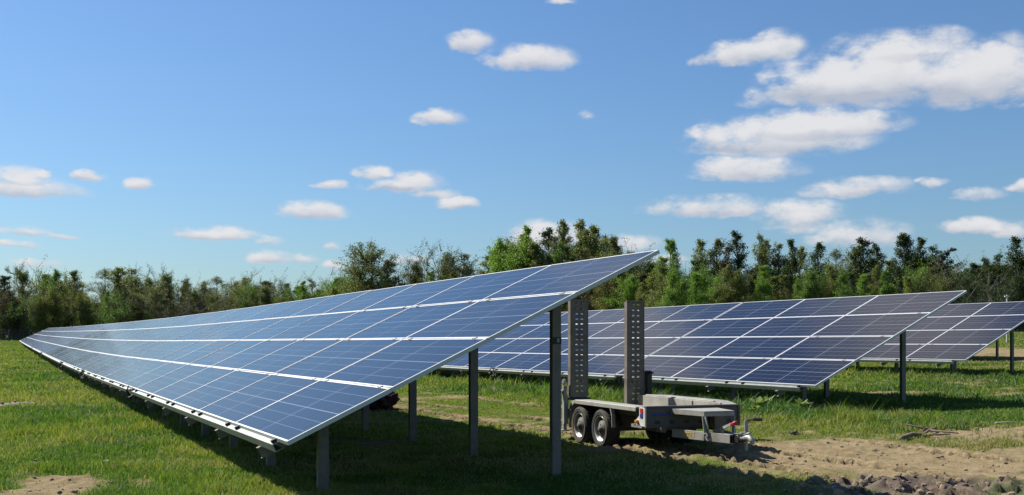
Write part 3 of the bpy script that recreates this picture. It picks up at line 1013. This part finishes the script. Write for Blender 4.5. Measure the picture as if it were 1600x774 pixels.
# ------------------------------------------------------------------ perimeter fence far left
fx0, fz0 = at(-140, 537.5)
f_root = empty('fence', (-100, 176, float(ground0(-100, 176))))
tag(f_root, 'wire mesh perimeter fence with cranked posts in front of the wood at the far left', 'fence')
mesh_w = MB(); prev = None
for i in range(14):
    X = 3.4 * i; wx, wy = -100 + X, 176 + X * .05
    g = float(ground0(wx, wy)) - f_root.location.z
    a = MB(); a.bar((X, X * .05, g - .2), (X, X * .05, g + 1.75), .09, .09); a.bar((X, X * .05, g + 1.75), (X + .22, X * .05 - .12, g + 2.05), .13, .10)
    a.build('fence_post', M['galv'] if i == 7 else M['fence'], f_root)
    if prev:
        for q in range(9):
            z_ = .1 + q * .2
            mesh_w.bar((prev[0], prev[1], prev[2] + z_), (X, X * .05, g + z_), .012, .012)
        for q in range(10):
            u = q / 10
            mesh_w.bar((prev[0] + 3.4 * u, prev[1] + .17 * u, prev[2] + .1), (prev[0] + 3.4 * u, prev[1] + .17 * u, prev[2] + 1.72), .012, .012)
        for z_ in (1.82, 2.02):
            mesh_w.bar((prev[0] + .12, prev[1] - .06, prev[2] + z_), (X + .12, X * .05 - .06, g + z_), .02, .02)
    prev = (X, X * .05, g)
mesh_w.build('wire_mesh', M['fence'], f_root)

# ------------------------------------------------------------------ trees
def leaf_mat(name, dark, light, brown=None, trans=.32):
    def f(t):
        co = t.add('ShaderNodeTexCoord').outputs['Object']
        n = t.noise(co, .75, 4, .6); n_ = t.noise(co, 5, 2, .6)
        oi = t.add('ShaderNodeObjectInfo').outputs['Random']
        v = t.m('ADD', t.m('MULTIPLY', n.outputs[0], .55), t.m('ADD', t.m('MULTIPLY', n_.outputs[0], .35), t.m('MULTIPLY', oi, .35)))
        c = t.ramp(v, (.35, dark), (.85, light))
        if brown:
            c = t.mix(t.m('MULTIPLY', t.sstep(t.noise(co, .5, 3, .5).outputs[0], .5, .65), .6), c, brown)
        return c
    return leafy(name, f, trans)


LM = {
    'green': leaf_mat('leaf_fresh_green', (0.083, 0.160, 0.026), (0.209, 0.334, 0.055)),
    'olive': leaf_mat('leaf_olive', (0.091, 0.118, 0.031), (0.222, 0.250, 0.066), (0.195, 0.146, 0.061)),
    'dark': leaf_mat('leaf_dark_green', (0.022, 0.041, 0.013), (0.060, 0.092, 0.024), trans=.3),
    'pale': leaf_mat('leaf_pale_spring', (0.083, 0.097, 0.046), (0.175, 0.184, 0.092)),
    'brown': leaf_mat('leaf_budding_brown', (0.041, 0.032, 0.017), (0.087, 0.069, 0.032)),
    'needle': leaf_mat('pine_needles', (0.006, 0.013, 0.007), (0.015, 0.028, 0.013), trans=.08),
}
bark = plain('bark_grey', (.11, .10, .085), .9, .35, 3)
barkp = plain('bark_pale_birch', (.24, .225, .20), .85, .45, 4)


def make_tree(kind, seed, H=10.0, leaf=.17, nleaf=5200):
    """returns (wood mesh, crown mesh) for a tree of nominal height H; species decides limbs and foliage"""
    r = random.Random(seed)
    wood = MB(); anchors = []
    def grow(p, d, L, rad, lev, maxlev, up, spread):
        pts = [p]; rads = [rad]; n = 4
        for i in range(n):
            d = (d + Vector((r.gauss(0, .12), r.gauss(0, .12), r.gauss(0, .05) + up))).normalized()
            p = p + d * (L / n); pts.append(p); rads.append(max(rad * (1 - .75 * (i + 1) / n), .008))
        wood.tube(pts, rads, 4 if lev else 7, cap=False)
        for i in range(1, n + 1):
            for _ in range(3 if lev == maxlev else 1):
                anchors.append((pts[i], lev, d))
        if lev < maxlev:
            for i in range(r.randint(3, 5)):
                f = r.uniform(.3, 1); k = min(n - 1, int(f * n)); q = pts[k].lerp(pts[k + 1], f * n - k)
                a = r.uniform(0, 2 * math.pi)
                s = d.orthogonal().normalized(); s.rotate(Matrix.Rotation(a, 3, d))
                nd = (d * (1 - spread) + s * spread).normalized()
                grow(q, nd, L * r.uniform(.4, .65), rad * .5, lev + 1, maxlev, up, spread)
    # trunk
    P = [Vector((0, 0, -.3))]; R_ = [H * .016]
    lean = Vector((r.gauss(0, .02), r.gauss(0, .02), 0))
    for i in range(1, 9):
        q = P[-1] + Vector((r.gauss(0, .05), r.gauss(0, .05), H * (.97 if kind != 'wide' else .8) / 8)) + lean * H / 8
        P.append(q); R_.append(H * .016 * (1 - i / 8.6))
    wood.tube(P, R_, 7, cap=False)
    def trunk(f):
        g = f * 8; k = min(7, int(g)); return P[k].lerp(P[k + 1], g - k)
    UP = lambda a, e: Vector((math.cos(a) * math.cos(e), math.sin(a) * math.cos(e), math.sin(e)))
    if kind in ('aspen', 'bare'):
        for i in range(36):
            f = .12 + .86 * r.random() ** .85; a = r.uniform(0, 6.28)
            L = H * (.27 * (1 - f) ** .75 + .02) * r.uniform(.5, 1.3)
            grow(trunk(f), UP(a, r.uniform(.55, 1.15)), L * (1 if kind == 'aspen' else .8), H * (.0038 if kind == 'aspen' else .0022), 0, 1 if kind == 'aspen' else 2, .12 if kind == 'aspen' else .05, .42)
    elif kind == 'wide':
        for i in range(26):
            f = r.uniform(.22, .98); a = r.uniform(0, 6.28)
            L = H * .30 * r.uniform(.6, 1.1) * (1.2 - .6 * f)
            grow(trunk(f), UP(a, r.uniform(.55, 1.3)), L, H * .005, 0, 2, .10, .45)
    elif kind == 'cone':
        for i in range(70):
            f = r.uniform(.04, .99); a = r.uniform(0, 6.28)
            L = H * (.20 * (1 - f) ** .8 + .025) * r.uniform(.7, 1.2)
            grow(trunk(f), UP(a, r.uniform(.4, 1.0)), L, H * .0035, 0, 1, .08, .45)
    elif kind == 'round':
        # several leaders, so the top breaks into spires
        for q in range(r.randint(3, 5)):
            a = r.uniform(0, 6.28); grow(trunk(r.uniform(.1, .35)), UP(a, r.uniform(1.1, 1.35)), H * r.uniform(.45, .68), H * .008, 0, 2, .10, .4)
        for i in range(46):
            f = r.uniform(.06, .97); a = r.uniform(0, 6.28)
            L = H * (.21 * math.sqrt(max(.05, 1 - f))) * r.uniform(.6, 1.25)
            grow(trunk(f), UP(a, r.uniform(.5, 1.15)), L, H * .004, 0, 1, .10, .45)
    elif kind == 'pine':
        for i in range(34):
            f = .30 + .68 * (i / 34); a = r.uniform(0, 6.28)
            L = H * (.26 * (1 - f) ** .7 + .04) * r.uniform(.5, 1.25)
            grow(trunk(f), UP(a, r.uniform(.0, .4)), L, H * .005, 0, 1, .06, .45)
    elif kind == 'bush':
        for i in range(30):
            a = r.uniform(0, 6.28)
            grow(Vector((r.gauss(0, .1 * H), r.gauss(0, .1 * H), 0)), UP(a, r.uniform(.6, 1.5)), H * r.uniform(.5, .95), H * .007, 0, 1, .08, .4)
    for i in range(5):
        anchors.append((trunk(.75 + .05 * i), 1, Vector((0, 0, 1))))
    # foliage: small bent leaf sprays gathered in clumps on the twigs
    cl = [a_ for a_ in anchors if a_[1] > 0 or kind in ('pine',)] or anchors
    g = np.random.default_rng(seed + 500)
    A_ = np.array([tuple(a_[0]) for a_ in cl])
    fr_ = np.clip(A_[:, 2] / H, 0, 1)
    wgt = (g.random(len(A_)) ** 1.3 + .06) * (1.12 - fr_)            # some twigs are full, some nearly bare
    wgt /= wgt.sum()
    idx = g.choice(len(A_), nleaf, p=wgt)
    sig = {'aspen': .21, 'bare': .22, 'wide': .22, 'cone': .22, 'round': .30, 'pine': .15, 'bush': .3}[kind]
    c = A_[idx] + g.normal(0, sig, (nleaf, 3)) * np.array([1, 1, .8]) * (.45 + 1.0 * (1 - fr_[idx]))[:, None]
    c[:, 2] = np.maximum(c[:, 2], .1)
    sz = leaf * g.uniform(.5, 1.25, nleaf)
    u = g.normal(size=(nleaf, 3)); u /= np.linalg.norm(u, axis=1)[:, None]
    w = g.normal(size=(nleaf, 3)); w -= u * (u * w).sum(1)[:, None]; w /= np.linalg.norm(w, axis=1)[:, None]
    n_ = np.cross(u, w)
    V = np.empty((nleaf, 5, 3))
    s = sz[:, None]
    V[:, 0] = c - u * s * .6; V[:, 1] = c + w * s * .36 + n_ * s * .1; V[:, 2] = c + u * s * .6; V[:, 3] = c - w * s * .36 + n_ * s * .1; V[:, 4] = c
    me_ = bpy.data.meshes.new('crown')
    me_.vertices.add(nleaf * 5); me_.vertices.foreach_set('co', V.ravel())
    b = np.arange(nleaf)[:, None] * 5
    F = np.concatenate([b + np.array([0, 1, 4]), b + np.array([1, 2, 4]), b + np.array([2, 3, 4]), b + np.array([3, 0, 4])], 1).ravel()
    me_.loops.add(len(F)); me_.loops.foreach_set('vertex_index', F)
    me_.polygons.add(4 * nleaf); me_.polygons.foreach_set('loop_start', np.arange(4 * nleaf) * 3); me_.update()
    wd = bpy.data.meshes.new('trunk'); wd.from_pydata(wood.v, [], wood.f); wd.update()
    return wd, me_


SPEC = {   # kind, number of variants, leaf size, leaves
    'aspen': (4, .115, 8500), 'bare': (3, .075, 7000), 'wide': (2, .115, 14000), 'cone': (3, .115, 20000), 'round': (4, .12, 22000), 'pine': (1, .12, 13000), 'bush': (2, .11, 14000)}
PROTO = {}
for kd, (nv, lf, nl) in SPEC.items():
    for v_ in range(nv):
        PROTO[(kd, v_)] = make_tree(kd, 17 * v_ + len(kd) * 101 + 3, 10.0, lf, nl)
MESHC = {}


def tree_mesh(kd, v_, leafm, barkm):
    key = (kd, v_, leafm, barkm.name)
    if key not in MESHC:
        w_, c_ = PROTO[(kd, v_)]
        w_, c_ = w_.copy(), c_.copy()
        w_.materials.append(barkm); c_.materials.append(LM[leafm])
        MESHC[key] = (w_, c_)
    return MESHC[key]


NAMES = {'aspen': 'aspen_tree', 'bare': 'bare_tree', 'wide': 'broadleaf_tree', 'cone': 'birch_tree', 'round': 'broadleaf_tree', 'pine': 'pine_tree', 'bush': 'bush'}
CATS = {'bush': 'bush'}


def tree(kd, px, top, dist, leafm, label, group=None, wide=1.0, barkm=None, vari=None):
    x = (px - 800) / FPX * dist; y = dist
    g = float(ground0(x, y))
    H = EYE + (HZ - top) / FPX * dist - g
    v_ = random.randrange(SPEC[kd][0]) if vari is None else vari
    w_, c_ = tree_mesh(kd, v_, leafm, barkm or bark)
    s = H / 10.2
    root = empty(NAMES[kd], (x, y, g), random.uniform(0, 6.28))
    sw = s * wide * random.uniform(.9, 1.1)
    root.scale = (sw, sw, s)
    tag(root, label, CATS.get(kd, 'tree'), group)
    link('trunk', w_, root); link('crown', c_, root)
    return root


# the trees that make the skyline, left to right
SK = [
    ('cone', 4, 424, 200, 'dark', 1.69, 'dark green tree cut off by the left edge of the photo'),
    ('wide', 39, 411, 205, 'olive', 0.98, 'broad olive tree, first tall crown from the left edge'),
    ('round', 68, 420, 208, 'olive', 1.17, 'bushy olive tree between the first tall crown at the left and the thin one'),
    ('round', 95, 416, 205, 'green', 1.04, 'green leafy tree in the left wood, left of the loose open crown'),
    ('aspen', 117, 415, 203, 'olive', 1.69, 'loose thinly leaved tree just left of the pale bare tree in the left wood'),
    ('bare', 160, 408, 203, 'pale', 1.43, 'pale almost bare tree standing clear in the gap of the left wood'),
    ('aspen', 196, 410, 203, 'olive', 2.08, 'tall sparse crown right of the bare tree in the left wood'),
    ('aspen', 212, 411, 206, 'olive', 1.95, 'twin crown touching the right side of the tall sparse crown'),
    ('round', 236, 428, 205, 'olive', 1.17, 'low olive tree right of the twin sparse crowns'),
    ('round', 260, 420, 207, 'olive', 1.17, 'mid height olive tree above the point where the array top meets the wood'),
    ('round', 292, 432, 205, 'olive', 1.17, 'low rounded olive tree left of the two budding grey trees'),
    ('bare', 318, 430, 203, 'pale', 1.56, 'thin pale budding tree, left one of the grey group'),
    ('bare', 338, 422, 205, 'pale', 1.82, 'tallest of the grey budding trees above the long front array'),
    ('bare', 375, 427, 203, 'pale', 1.69, 'grey budding tree right of the tallest grey one'),
    ('round', 400, 440, 200, 'dark', 1.04, 'low dark tree left of the dark pointed pair'),
    ('cone', 421, 433, 200, 'dark', 1.69, 'darkest pointed tree above the long front array'),
    ('round', 445, 436, 198, 'brown', 1.04, 'reddish brown budding tree right of the darkest tree'),
    ('cone', 471, 442, 198, 'green', 1.69, 'small fresh green tree right of the reddish brown one'),
    ('bare', 493, 431, 200, 'pale', 1.82, 'wispy grey tree left of the bright green low tree'),
    ('round', 522, 428, 190, 'green', 0.98, 'bright green low tree at the foot of the big round topped tree'),
    ('wide', 578, 362, 185, 'olive', 1.30, 'tallest open round topped tree rising alone above the middle of the front array'),
    ('aspen', 612, 400, 188, 'pale', 1.95, 'loose tree leaning out right of the tall round topped tree'),
    ('round', 652, 400, 185, 'pale', 1.17, 'pale budding tree, left one of the pale pair'),
    ('round', 700, 386, 180, 'pale', 1.23, 'largest pale grey green tree left of the green clump'),
    ('aspen', 731, 386, 175, 'pale', 1.69, 'thin pale tree between the pale tree and the green clump'),
    ('aspen', 757, 386, 168, 'olive', 1.95, 'slim olive tree at the left foot of the green clump'),
    ('round', 790, 366, 150, 'green', 1.10, 'massive fresh green tree at the left of the tall central clump'),
    ('aspen', 822, 341, 150, 'green', 0.90, 'slender tree spiking out of the massive green tree'),
    ('aspen', 851, 344, 150, 'dark', 1.30, 'dark slender pair in front of the white cloud'),
    ('aspen', 882, 333, 150, 'olive', 1.00, 'tall slender tree in the middle of the central clump'),
    ('aspen', 907, 330, 150, 'olive', 0.90, 'highest slender tree of the whole wood, above the tip of the front array'),
    ('aspen', 926, 341, 152, 'olive', 1.20, 'sparse tree right of the highest slender tree'),
    ('bare', 943, 352, 152, 'pale', 1.30, 'thin leaved tree at the right shoulder of the central clump'),
    ('aspen', 960, 368, 150, 'brown', 1.20, 'last low tree at the right end of the central clump'),
    ('aspen', 992, 384, 135, 'olive', 1.40, 'small tree top just left of the upper corner of the front array'),
    ('aspen', 1018, 384, 135, 'olive', 1.20, 'small tree top right above the upper corner of the front array'),
    ('cone', 1052, 363, 118, 'green', 1.00, 'dense pointed green birch right of the upper corner of the front array'),
    ('aspen', 1093, 364, 122, 'olive', 1.20, 'first of the open aspens right of the pointed birch'),
    ('aspen', 1120, 365, 122, 'olive', 1.20, 'slim aspen between the first open aspen and the two tallest ones'),
    ('aspen', 1138, 374, 120, 'brown', 1.10, 'low brownish aspen left of the two tallest aspens'),
    ('aspen', 1161, 351, 120, 'dark', 1.15, 'left one of the two tallest aspens right of the pointed birch'),
    ('aspen', 1189, 353, 121, 'olive', 0.90, 'right one of the two tallest aspens right of the pointed birch'),
    ('aspen', 1203, 364, 122, 'olive', 1.10, 'thin aspen touching the right one of the two tallest'),
    ('aspen', 1220, 369, 121, 'pale', 1.20, 'pale thin aspen above the joint between the second row arrays'),
    ('aspen', 1235, 364, 119, 'dark', 1.00, 'dark aspen spire right of the pale thin aspen'),
    ('aspen', 1250, 376, 122, 'olive', 1.20, 'lower aspen right of the dark spire'),
    ('aspen', 1278, 371, 120, 'dark', 1.20, 'single dark aspen left of the bare twiggy gap'),
    ('bare', 1305, 376, 124, 'pale', 1.50, 'bare twiggy tree in the gap of the right wood'),
    ('aspen', 1342, 378, 116, 'olive', 1.30, 'sparse tree at the left of the dark right clump'),
    ('aspen', 1360, 363, 115, 'dark', 1.50, 'tall dark tree left of the highest dark crown'),
    ('aspen', 1377, 371, 116, 'dark', 1.20, 'thin dark tree between the two dark clumps'),
    ('cone', 1409, 355, 112, 'dark', 1.10, 'highest dark crown of the right wood'),
    ('aspen', 1424, 361, 113, 'dark', 1.30, 'dark open crown right of the highest dark one'),
    ('aspen', 1438, 361, 112, 'dark', 1.10, 'twin dark spire right of the open dark crown'),
    ('aspen', 1454, 373, 112, 'dark', 1.30, 'last dark tree left of the lone pine'),
    ('pine', 1482, 376, 108, 'needle', 0.95, 'lone black green pine with ragged tiers at the right'),
    ('aspen', 1520, 404, 105, 'dark', 1.70, 'low dark tree right of the gap beside the pine'),
    ('aspen', 1541, 393, 104, 'dark', 1.50, 'mid height dark tree between the low one and the tree at the right edge'),
    ('aspen', 1558, 387, 104, 'dark', 1.40, 'dark tree left of the tall one at the right edge'),
    ('aspen', 1585, 360, 102, 'dark', 1.40, 'tall open dark tree at the right edge of the photo'),
    ('aspen', 1608, 366, 101, 'dark', 1.40, 'dark tree cut off by the right edge of the photo'),
]
for kd, px, top, ds, lf, wd, lab in SK:
    tree(kd, px, top, ds, lf, lab, 'trees of the skyline', wd, barkp if kd in ('bare', 'cone') else bark)

# lower trees and young growth filling the wood under the skyline
def edge(px):
    return float(np.interp(px, [-200, 500, 700, 800, 960, 1050, 1300, 1600, 1800], [200, 192, 175, 146, 135, 112, 110, 98, 92]))


def fill(n, x0, x1, t0, t1, kinds, leafs, back, label, group, wide=(1, 1.4)):
    for i in range(n):
        px = x0 + (x1 - x0) * (i + random.uniform(.15, .85)) / n
        ds = edge(px) + random.uniform(*back)
        tree(random.choice(kinds), px, random.uniform(t0, t1), ds, random.choice(leafs), label, group, random.uniform(*wide), random.choice((bark, barkp)))


fill(22, -60, 540, 440, 462, ['round', 'bush', 'round'], ['olive', 'olive', 'brown', 'green'], (-4, 2), 'low bushy tree filling the lower part of the left wood', 'low trees of the left wood')
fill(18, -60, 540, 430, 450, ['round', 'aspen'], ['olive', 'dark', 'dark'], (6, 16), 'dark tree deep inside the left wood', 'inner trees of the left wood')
fill(14, 530, 800, 418, 440, ['round', 'bush', 'cone'], ['olive', 'pale', 'green'], (0, 12), 'low spring green tree behind the middle of the front array', 'low trees behind the front array')
fill(12, 780, 1040, 385, 420, ['round', 'cone'], ['green', 'olive', 'dark'], (2, 14), 'leafy tree filling the foot of the central clump', 'low trees of the central clump')
fill(9, 862, 966, 343, 372, ['aspen'], ['olive', 'green', 'pale'], (4, 12), 'slender tree behind the tallest spires of the central clump', 'inner trees of the central clump')
fill(5, 775, 850, 352, 375, ['round', 'cone'], ['green', 'olive'], (4, 10), 'leafy tree thickening the left shoulder of the central clump', 'left shoulder trees of the central clump')
fill(10, 900, 1060, 402, 440, ['cone', 'round'], ['green', 'olive', 'brown'], (-6, 2), 'bushy tree behind the left loading ramp', 'trees behind the loading ramps')
fill(26, 1040, 1500, 405, 432, ['cone', 'cone', 'round'], ['green', 'green', 'olive', 'dark'], (-5, 4), 'young fresh green birch at the foot of the aspens', 'young birches in front of the right wood')
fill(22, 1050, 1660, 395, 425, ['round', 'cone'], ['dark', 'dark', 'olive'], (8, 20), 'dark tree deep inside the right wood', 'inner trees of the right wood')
fill(12, 1480, 1680, 420, 440, ['round', 'bush'], ['dark'], (-4, 4), 'low dark tree behind the third array at the right edge', 'low dark trees at the right edge')


# the depth of the wood behind: leaf mass and stems nobody could count
def far_wood():
    r = np.random.default_rng(77); n = 130000
    px = r.uniform(-260, 1860, n)
    e = np.interp(px, [-200, 500, 700, 800, 960, 1050, 1300, 1600, 1800], [200, 192, 175, 146, 135, 112, 110, 98, 92])
    ds = e + r.uniform(18, 34, n)
    x = (px - 800) / FPX * ds
    g = ground0(x, ds)
    topf = fbm(px, px * 0, 60, 4, 300)
    Hh = np.interp(px, [0, 500, 800, 1000, 1050, 1600], [7.5, 7, 9.0, 8, 6.5, 6.8]) * (.75 + .5 * topf)
    z = g + Hh * r.random(n) ** .8
    c = np.stack([x, ds, z], 1); s = r.uniform(.2, .55, n)[:, None]
    u = r.normal(size=(n, 3)); u /= np.linalg.norm(u, axis=1)[:, None]
    w = r.normal(size=(n, 3)); w -= u * (u * w).sum(1)[:, None]; w /= np.linalg.norm(w, axis=1)[:, None]
    V = np.stack([c - u * s, c + w * s * .6, c + u * s, c - w * s * .6], 1)
    m_ = bpy.data.meshes.new('far_wood')
    m_.vertices.add(4 * n); m_.vertices.foreach_set('co', V.ravel())
    m_.loops.add(4 * n); m_.loops.foreach_set('vertex_index', np.arange(4 * n))
    m_.polygons.add(n); m_.polygons.foreach_set('loop_start', np.arange(n) * 4); m_.update()
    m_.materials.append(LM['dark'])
    o = bpy.data.objects.new('woodland', m_); COL.objects.link(o)
    tag(o, 'dark depth of the wood behind the edge trees', 'woodland', kind='stuff')


far_wood()

# ------------------------------------------------------------------ small things on the ground
def stick(pts, rad, name, label, mat, group=None, twigs=()):
    P = []
    for px, py, dz in pts:
        x, y = at(px, py); P.append(Vector((x, y, gz(x, y) + dz)))
    o = P[0].copy()
    a = MB(); a.tube([p - o for p in P], [rad * (1 - .6 * i / (len(P) - 1)) for i in range(len(P))], 7)
    for i, (dx, dy, dz) in twigs:
        a.tube([P[i] - o, P[i] - o + Vector((dx, dy, dz))], [rad * .5, rad * .2], 5)
    ob = a.build(name, mat, None, smooth=True); ob.location = o
    tag(ob, label, 'branch', group)


stick([(1408, 689, .03), (1425, 686, .05), (1440, 684, .03), (1452, 681, .06), (1462, 676, .05)], .035, 'fallen_branch', 'dark forked fallen branch lying across the grass at the edge of the sandy ground', M['wood'],
      twigs=((2, (.35, -.1, .02)), (3, (.3, -.25, -.02)), (3, (-.3, .1, .08))))
stick([(1440, 677, .03), (1447, 675, .05), (1455, 677, .03)], .035, 'wood_piece', 'short dark piece of wood just behind the forked fallen branch', M['wood'])
stick([(1478, 673, .03), (1500, 671, .04), (1522, 671, .02)], .016, 'fallen_stick', 'long thin pale stick right of the forked fallen branch', M['drywood'])
stick([(1376, 662, .04), (1388, 661, .07), (1398, 662, .04)], .018, 'fallen_stick', 'short pale stick in the lush grass left of the forked branch', M['drywood'])
stick([(1556, 665, .03), (1575, 664, .04), (1592, 665, .03)], .014, 'fallen_stick', 'pale stick near the right edge of the photo', M['drywood'])
stick([(872, 671, .03), (880, 669, .06), (884, 668, .04)], .018, 'fallen_stick', 'pale stick in the churned soil behind the trailer wheels', M['drywood'])
stick([(1088, 702, .05), (1093, 706, .02)], .012, 'fallen_stick', 'tiny pale stick on the ground under the drawbar', M['drywood'])


def stone(px, py, r, name, label, mat, flat=.6, cat='clod'):
    x, y = at(px, py); bm = bmesh.new(); bmesh.ops.create_icosphere(bm, subdivisions=3, radius=r)
    rr = random.Random(px)
    ph = [rr.uniform(0, 6) for _ in range(6)]
    for v in bm.verts:
        d = v.co.normalized()
        k = 1 + .22 * math.sin(5 * d.x + ph[0]) * math.sin(4 * d.y + ph[1]) + .16 * math.sin(9 * d.z + ph[2] + 6 * d.x) + rr.uniform(-.05, .05)
        v.co = Vector((v.co.x * k, v.co.y * k, v.co.z * k * flat))
    m_ = bpy.data.meshes.new(name); bm.to_mesh(m_); bm.free(); m_.materials.append(mat)
    o = bpy.data.objects.new(name, m_); COL.objects.link(o); o.location = (x, y, gz(x, y) + r * flat * .5)
    o.rotation_euler = (0, 0, rr.uniform(0, 6)); tag(o, label, cat)


clodm = plain('dark_earth_clod', (.10, .075, .055), .95, .3, 9)
stone(1240, 681, .075, 'earth_clod', 'dark lump of earth in the grass right of the trailer coupling', clodm, .7)
stone(165, 724, .05, 'stone', 'small pale flat stone in the grass at the lower left', plain('pale_stone', (.60, .56, .44), .9), .5, 'stone')
stone(1355, 752, .07, 'earth_clod', 'light clod standing on the wet mud at the bottom right', M['stone'], .9)
stone(1372, 762, .06, 'earth_clod', 'brown clod at the very bottom of the photo beside the wet mud', clodm, .8)


# churned clods along the tracks and mud
def clods():
    r = np.random.default_rng(5); vs, fs = [], []
    ico = bmesh.new(); bmesh.ops.create_icosphere(ico, subdivisions=1, radius=1)
    iv = np.array([v.co[:] for v in ico.verts]); ifc = [[v.index for v in f.verts] for f in ico.faces]; ico.free()
    n = 16000; z = 9 * (26 / 9) ** r.random(n); x = (r.random(n) * 2 - 1) * .6 * z
    d, m_, k, h = masks(x, z)
    kp = r.random(n) < d * .3 + m_ * .45
    x, z, m_ = x[kp], z[kp], m_[kp]; g = ground_z(x, z)
    for i in range(len(x)):
        s = .006 + .022 * r.random() ** 3; s = s * (1.6 if m_[i] > .5 else 1)
        v = iv * (1 + r.uniform(-.35, .35, (len(iv), 1))) * s * np.array([1, 1, .7]) + np.array([x[i], z[i], g[i] + s * .3])
        b = len(vs); vs += v.tolist(); fs += [[b + q for q in f] for f in ifc]
    me_ = bpy.data.meshes.new('soil_crumbs'); me_.from_pydata(vs, [], fs); me_.update(); me_.materials.append(plain('soil_crumb', (.30, .23, .15), .95, .4, 3))
    o = bpy.data.objects.new('soil_crumbs', me_); COL.objects.link(o); tag(o, 'loose crumbs and clods of soil on the bare tracks', 'soil', kind='stuff')


clods()


def puddle(px, py, rx, ry):
    x, y = at(px, py)
    a = MB(); pts = []
    for k in range(24):
        an = 2 * math.pi * k / 24; q = 1 + .18 * math.sin(3 * an + px) + .1 * math.sin(5 * an)
        pts.append((rx * q * math.cos(an), ry * q * math.sin(an)))
    a.prism(pts, 2, -.03, 0)
    m_, t, p = new_mat('puddle_water'); t.put(p.inputs['Base Color'], (.10, .08, .06)); t.put(p.inputs['Roughness'], .03); t.put(p.inputs['Specular IOR Level'], .8)
    o = a.build('puddle', m_); o.location = (x, y, float(ground0(x, y)) + .012)
    tag(o, kind='structure')


puddle(1490, 772, .22, .14)
puddle(2, 638, .30, .6)


def broad_plant(px, py, H, label, n=26):
    x, y = at(px, py)
    r = random.Random(px); root = empty('thistle_plant', (x, y, gz(x, y)))
    tag(root, label, 'plant', 'pale broad leaved weeds in the lush grass')
    a = MB()
    for i in range(n):
        an = r.uniform(0, 6.28); L = H * r.uniform(.5, .95); e = r.uniform(.5, 1.35); w = L * .17
        d = Vector((math.cos(an), math.sin(an), 0)); s = Vector((-d.y, d.x, 0))
        p0 = Vector((0, 0, H * r.uniform(0, .3)))
        pts = [p0 + d * (L * u * math.cos(e)) + Vector((0, 0, L * (u * math.sin(e) - .35 * u * u))) for u in (0, .3, .65, 1)]
        wd = (.25, 1, .85, .05)
        for k in range(3):
            a.quad([pts[k] - s * w * wd[k], pts[k] + s * w * wd[k], pts[k + 1] + s * w * wd[k + 1], pts[k + 1] - s * w * wd[k + 1]])
    lf_ = a.build('leaves', weed, root)
    b = MB(); b.tube([(0, 0, -.05), (0, 0, H * .7)], [.012, .006], 6); b.build('stem', weed, root)


weed = leafy('weed_leaf', lambda t: t.mix(t.noise(t.add('ShaderNodeTexCoord').outputs['Object'], 20, 3).outputs[0], (.14, .22, .07), (.34, .40, .20)), .3)
broad_plant(1186, 644, .40, 'tallest pale thistle like weed just right of the trailer headboard')
broad_plant(1199, 643, .42, 'pale broad leaved weed beside the tallest one, right of the trailer')
broad_plant(1178, 648, .26, 'low pale weed closest to the trailer')
broad_plant(1253, 646, .34, 'single pale weed under the near end of the second row array')

# a dark bundle left beyond the front array
x, y = at(596, 641)
bm = bmesh.new(); bmesh.ops.create_icosphere(bm, subdivisions=4, radius=.30)
for v in bm.verts:
    d = v.co.normalized()
    k = 1 + .16 * math.sin(7 * d.x + 3 * d.z) + .12 * math.sin(11 * d.y + 5 * d.x) + .08 * math.sin(17 * d.z)
    v.co = Vector((v.co.x * k * 1.0, v.co.y * k * .8, v.co.z * k * .8))
m_ = bpy.data.meshes.new('bundle'); bm.to_mesh(m_); bm.free(); m_.materials.append(M['darkred'])
o = bpy.data.objects.new('bundle', m_); COL.objects.link(o); o.location = (x, y, gz(x, y) + .17)
tag(o, 'crumpled dark red bundle lying in the grass behind the lower edge of the front array', 'bundle')

# slim pale pole behind the third array
x, y = (1573.5 - 800) / FPX * 62, 62
a = MB(); a.tube([(0, 0, -.2), (0, 0, EYE + (HZ - 461) / FPX * 62 - float(ground0(x, y)))], .05, 8)
zt_ = EYE + (HZ - 461) / FPX * 62 - float(ground0(x, y))
a.box(-.14, .14, -.05, .05, zt_ - .12, zt_ - .05)
o = a.build('pole', M['white']); o.location = (x, y, float(ground0(x, y)))
tag(o, 'slim pale pole sticking up behind the third array at the right edge', 'pole')
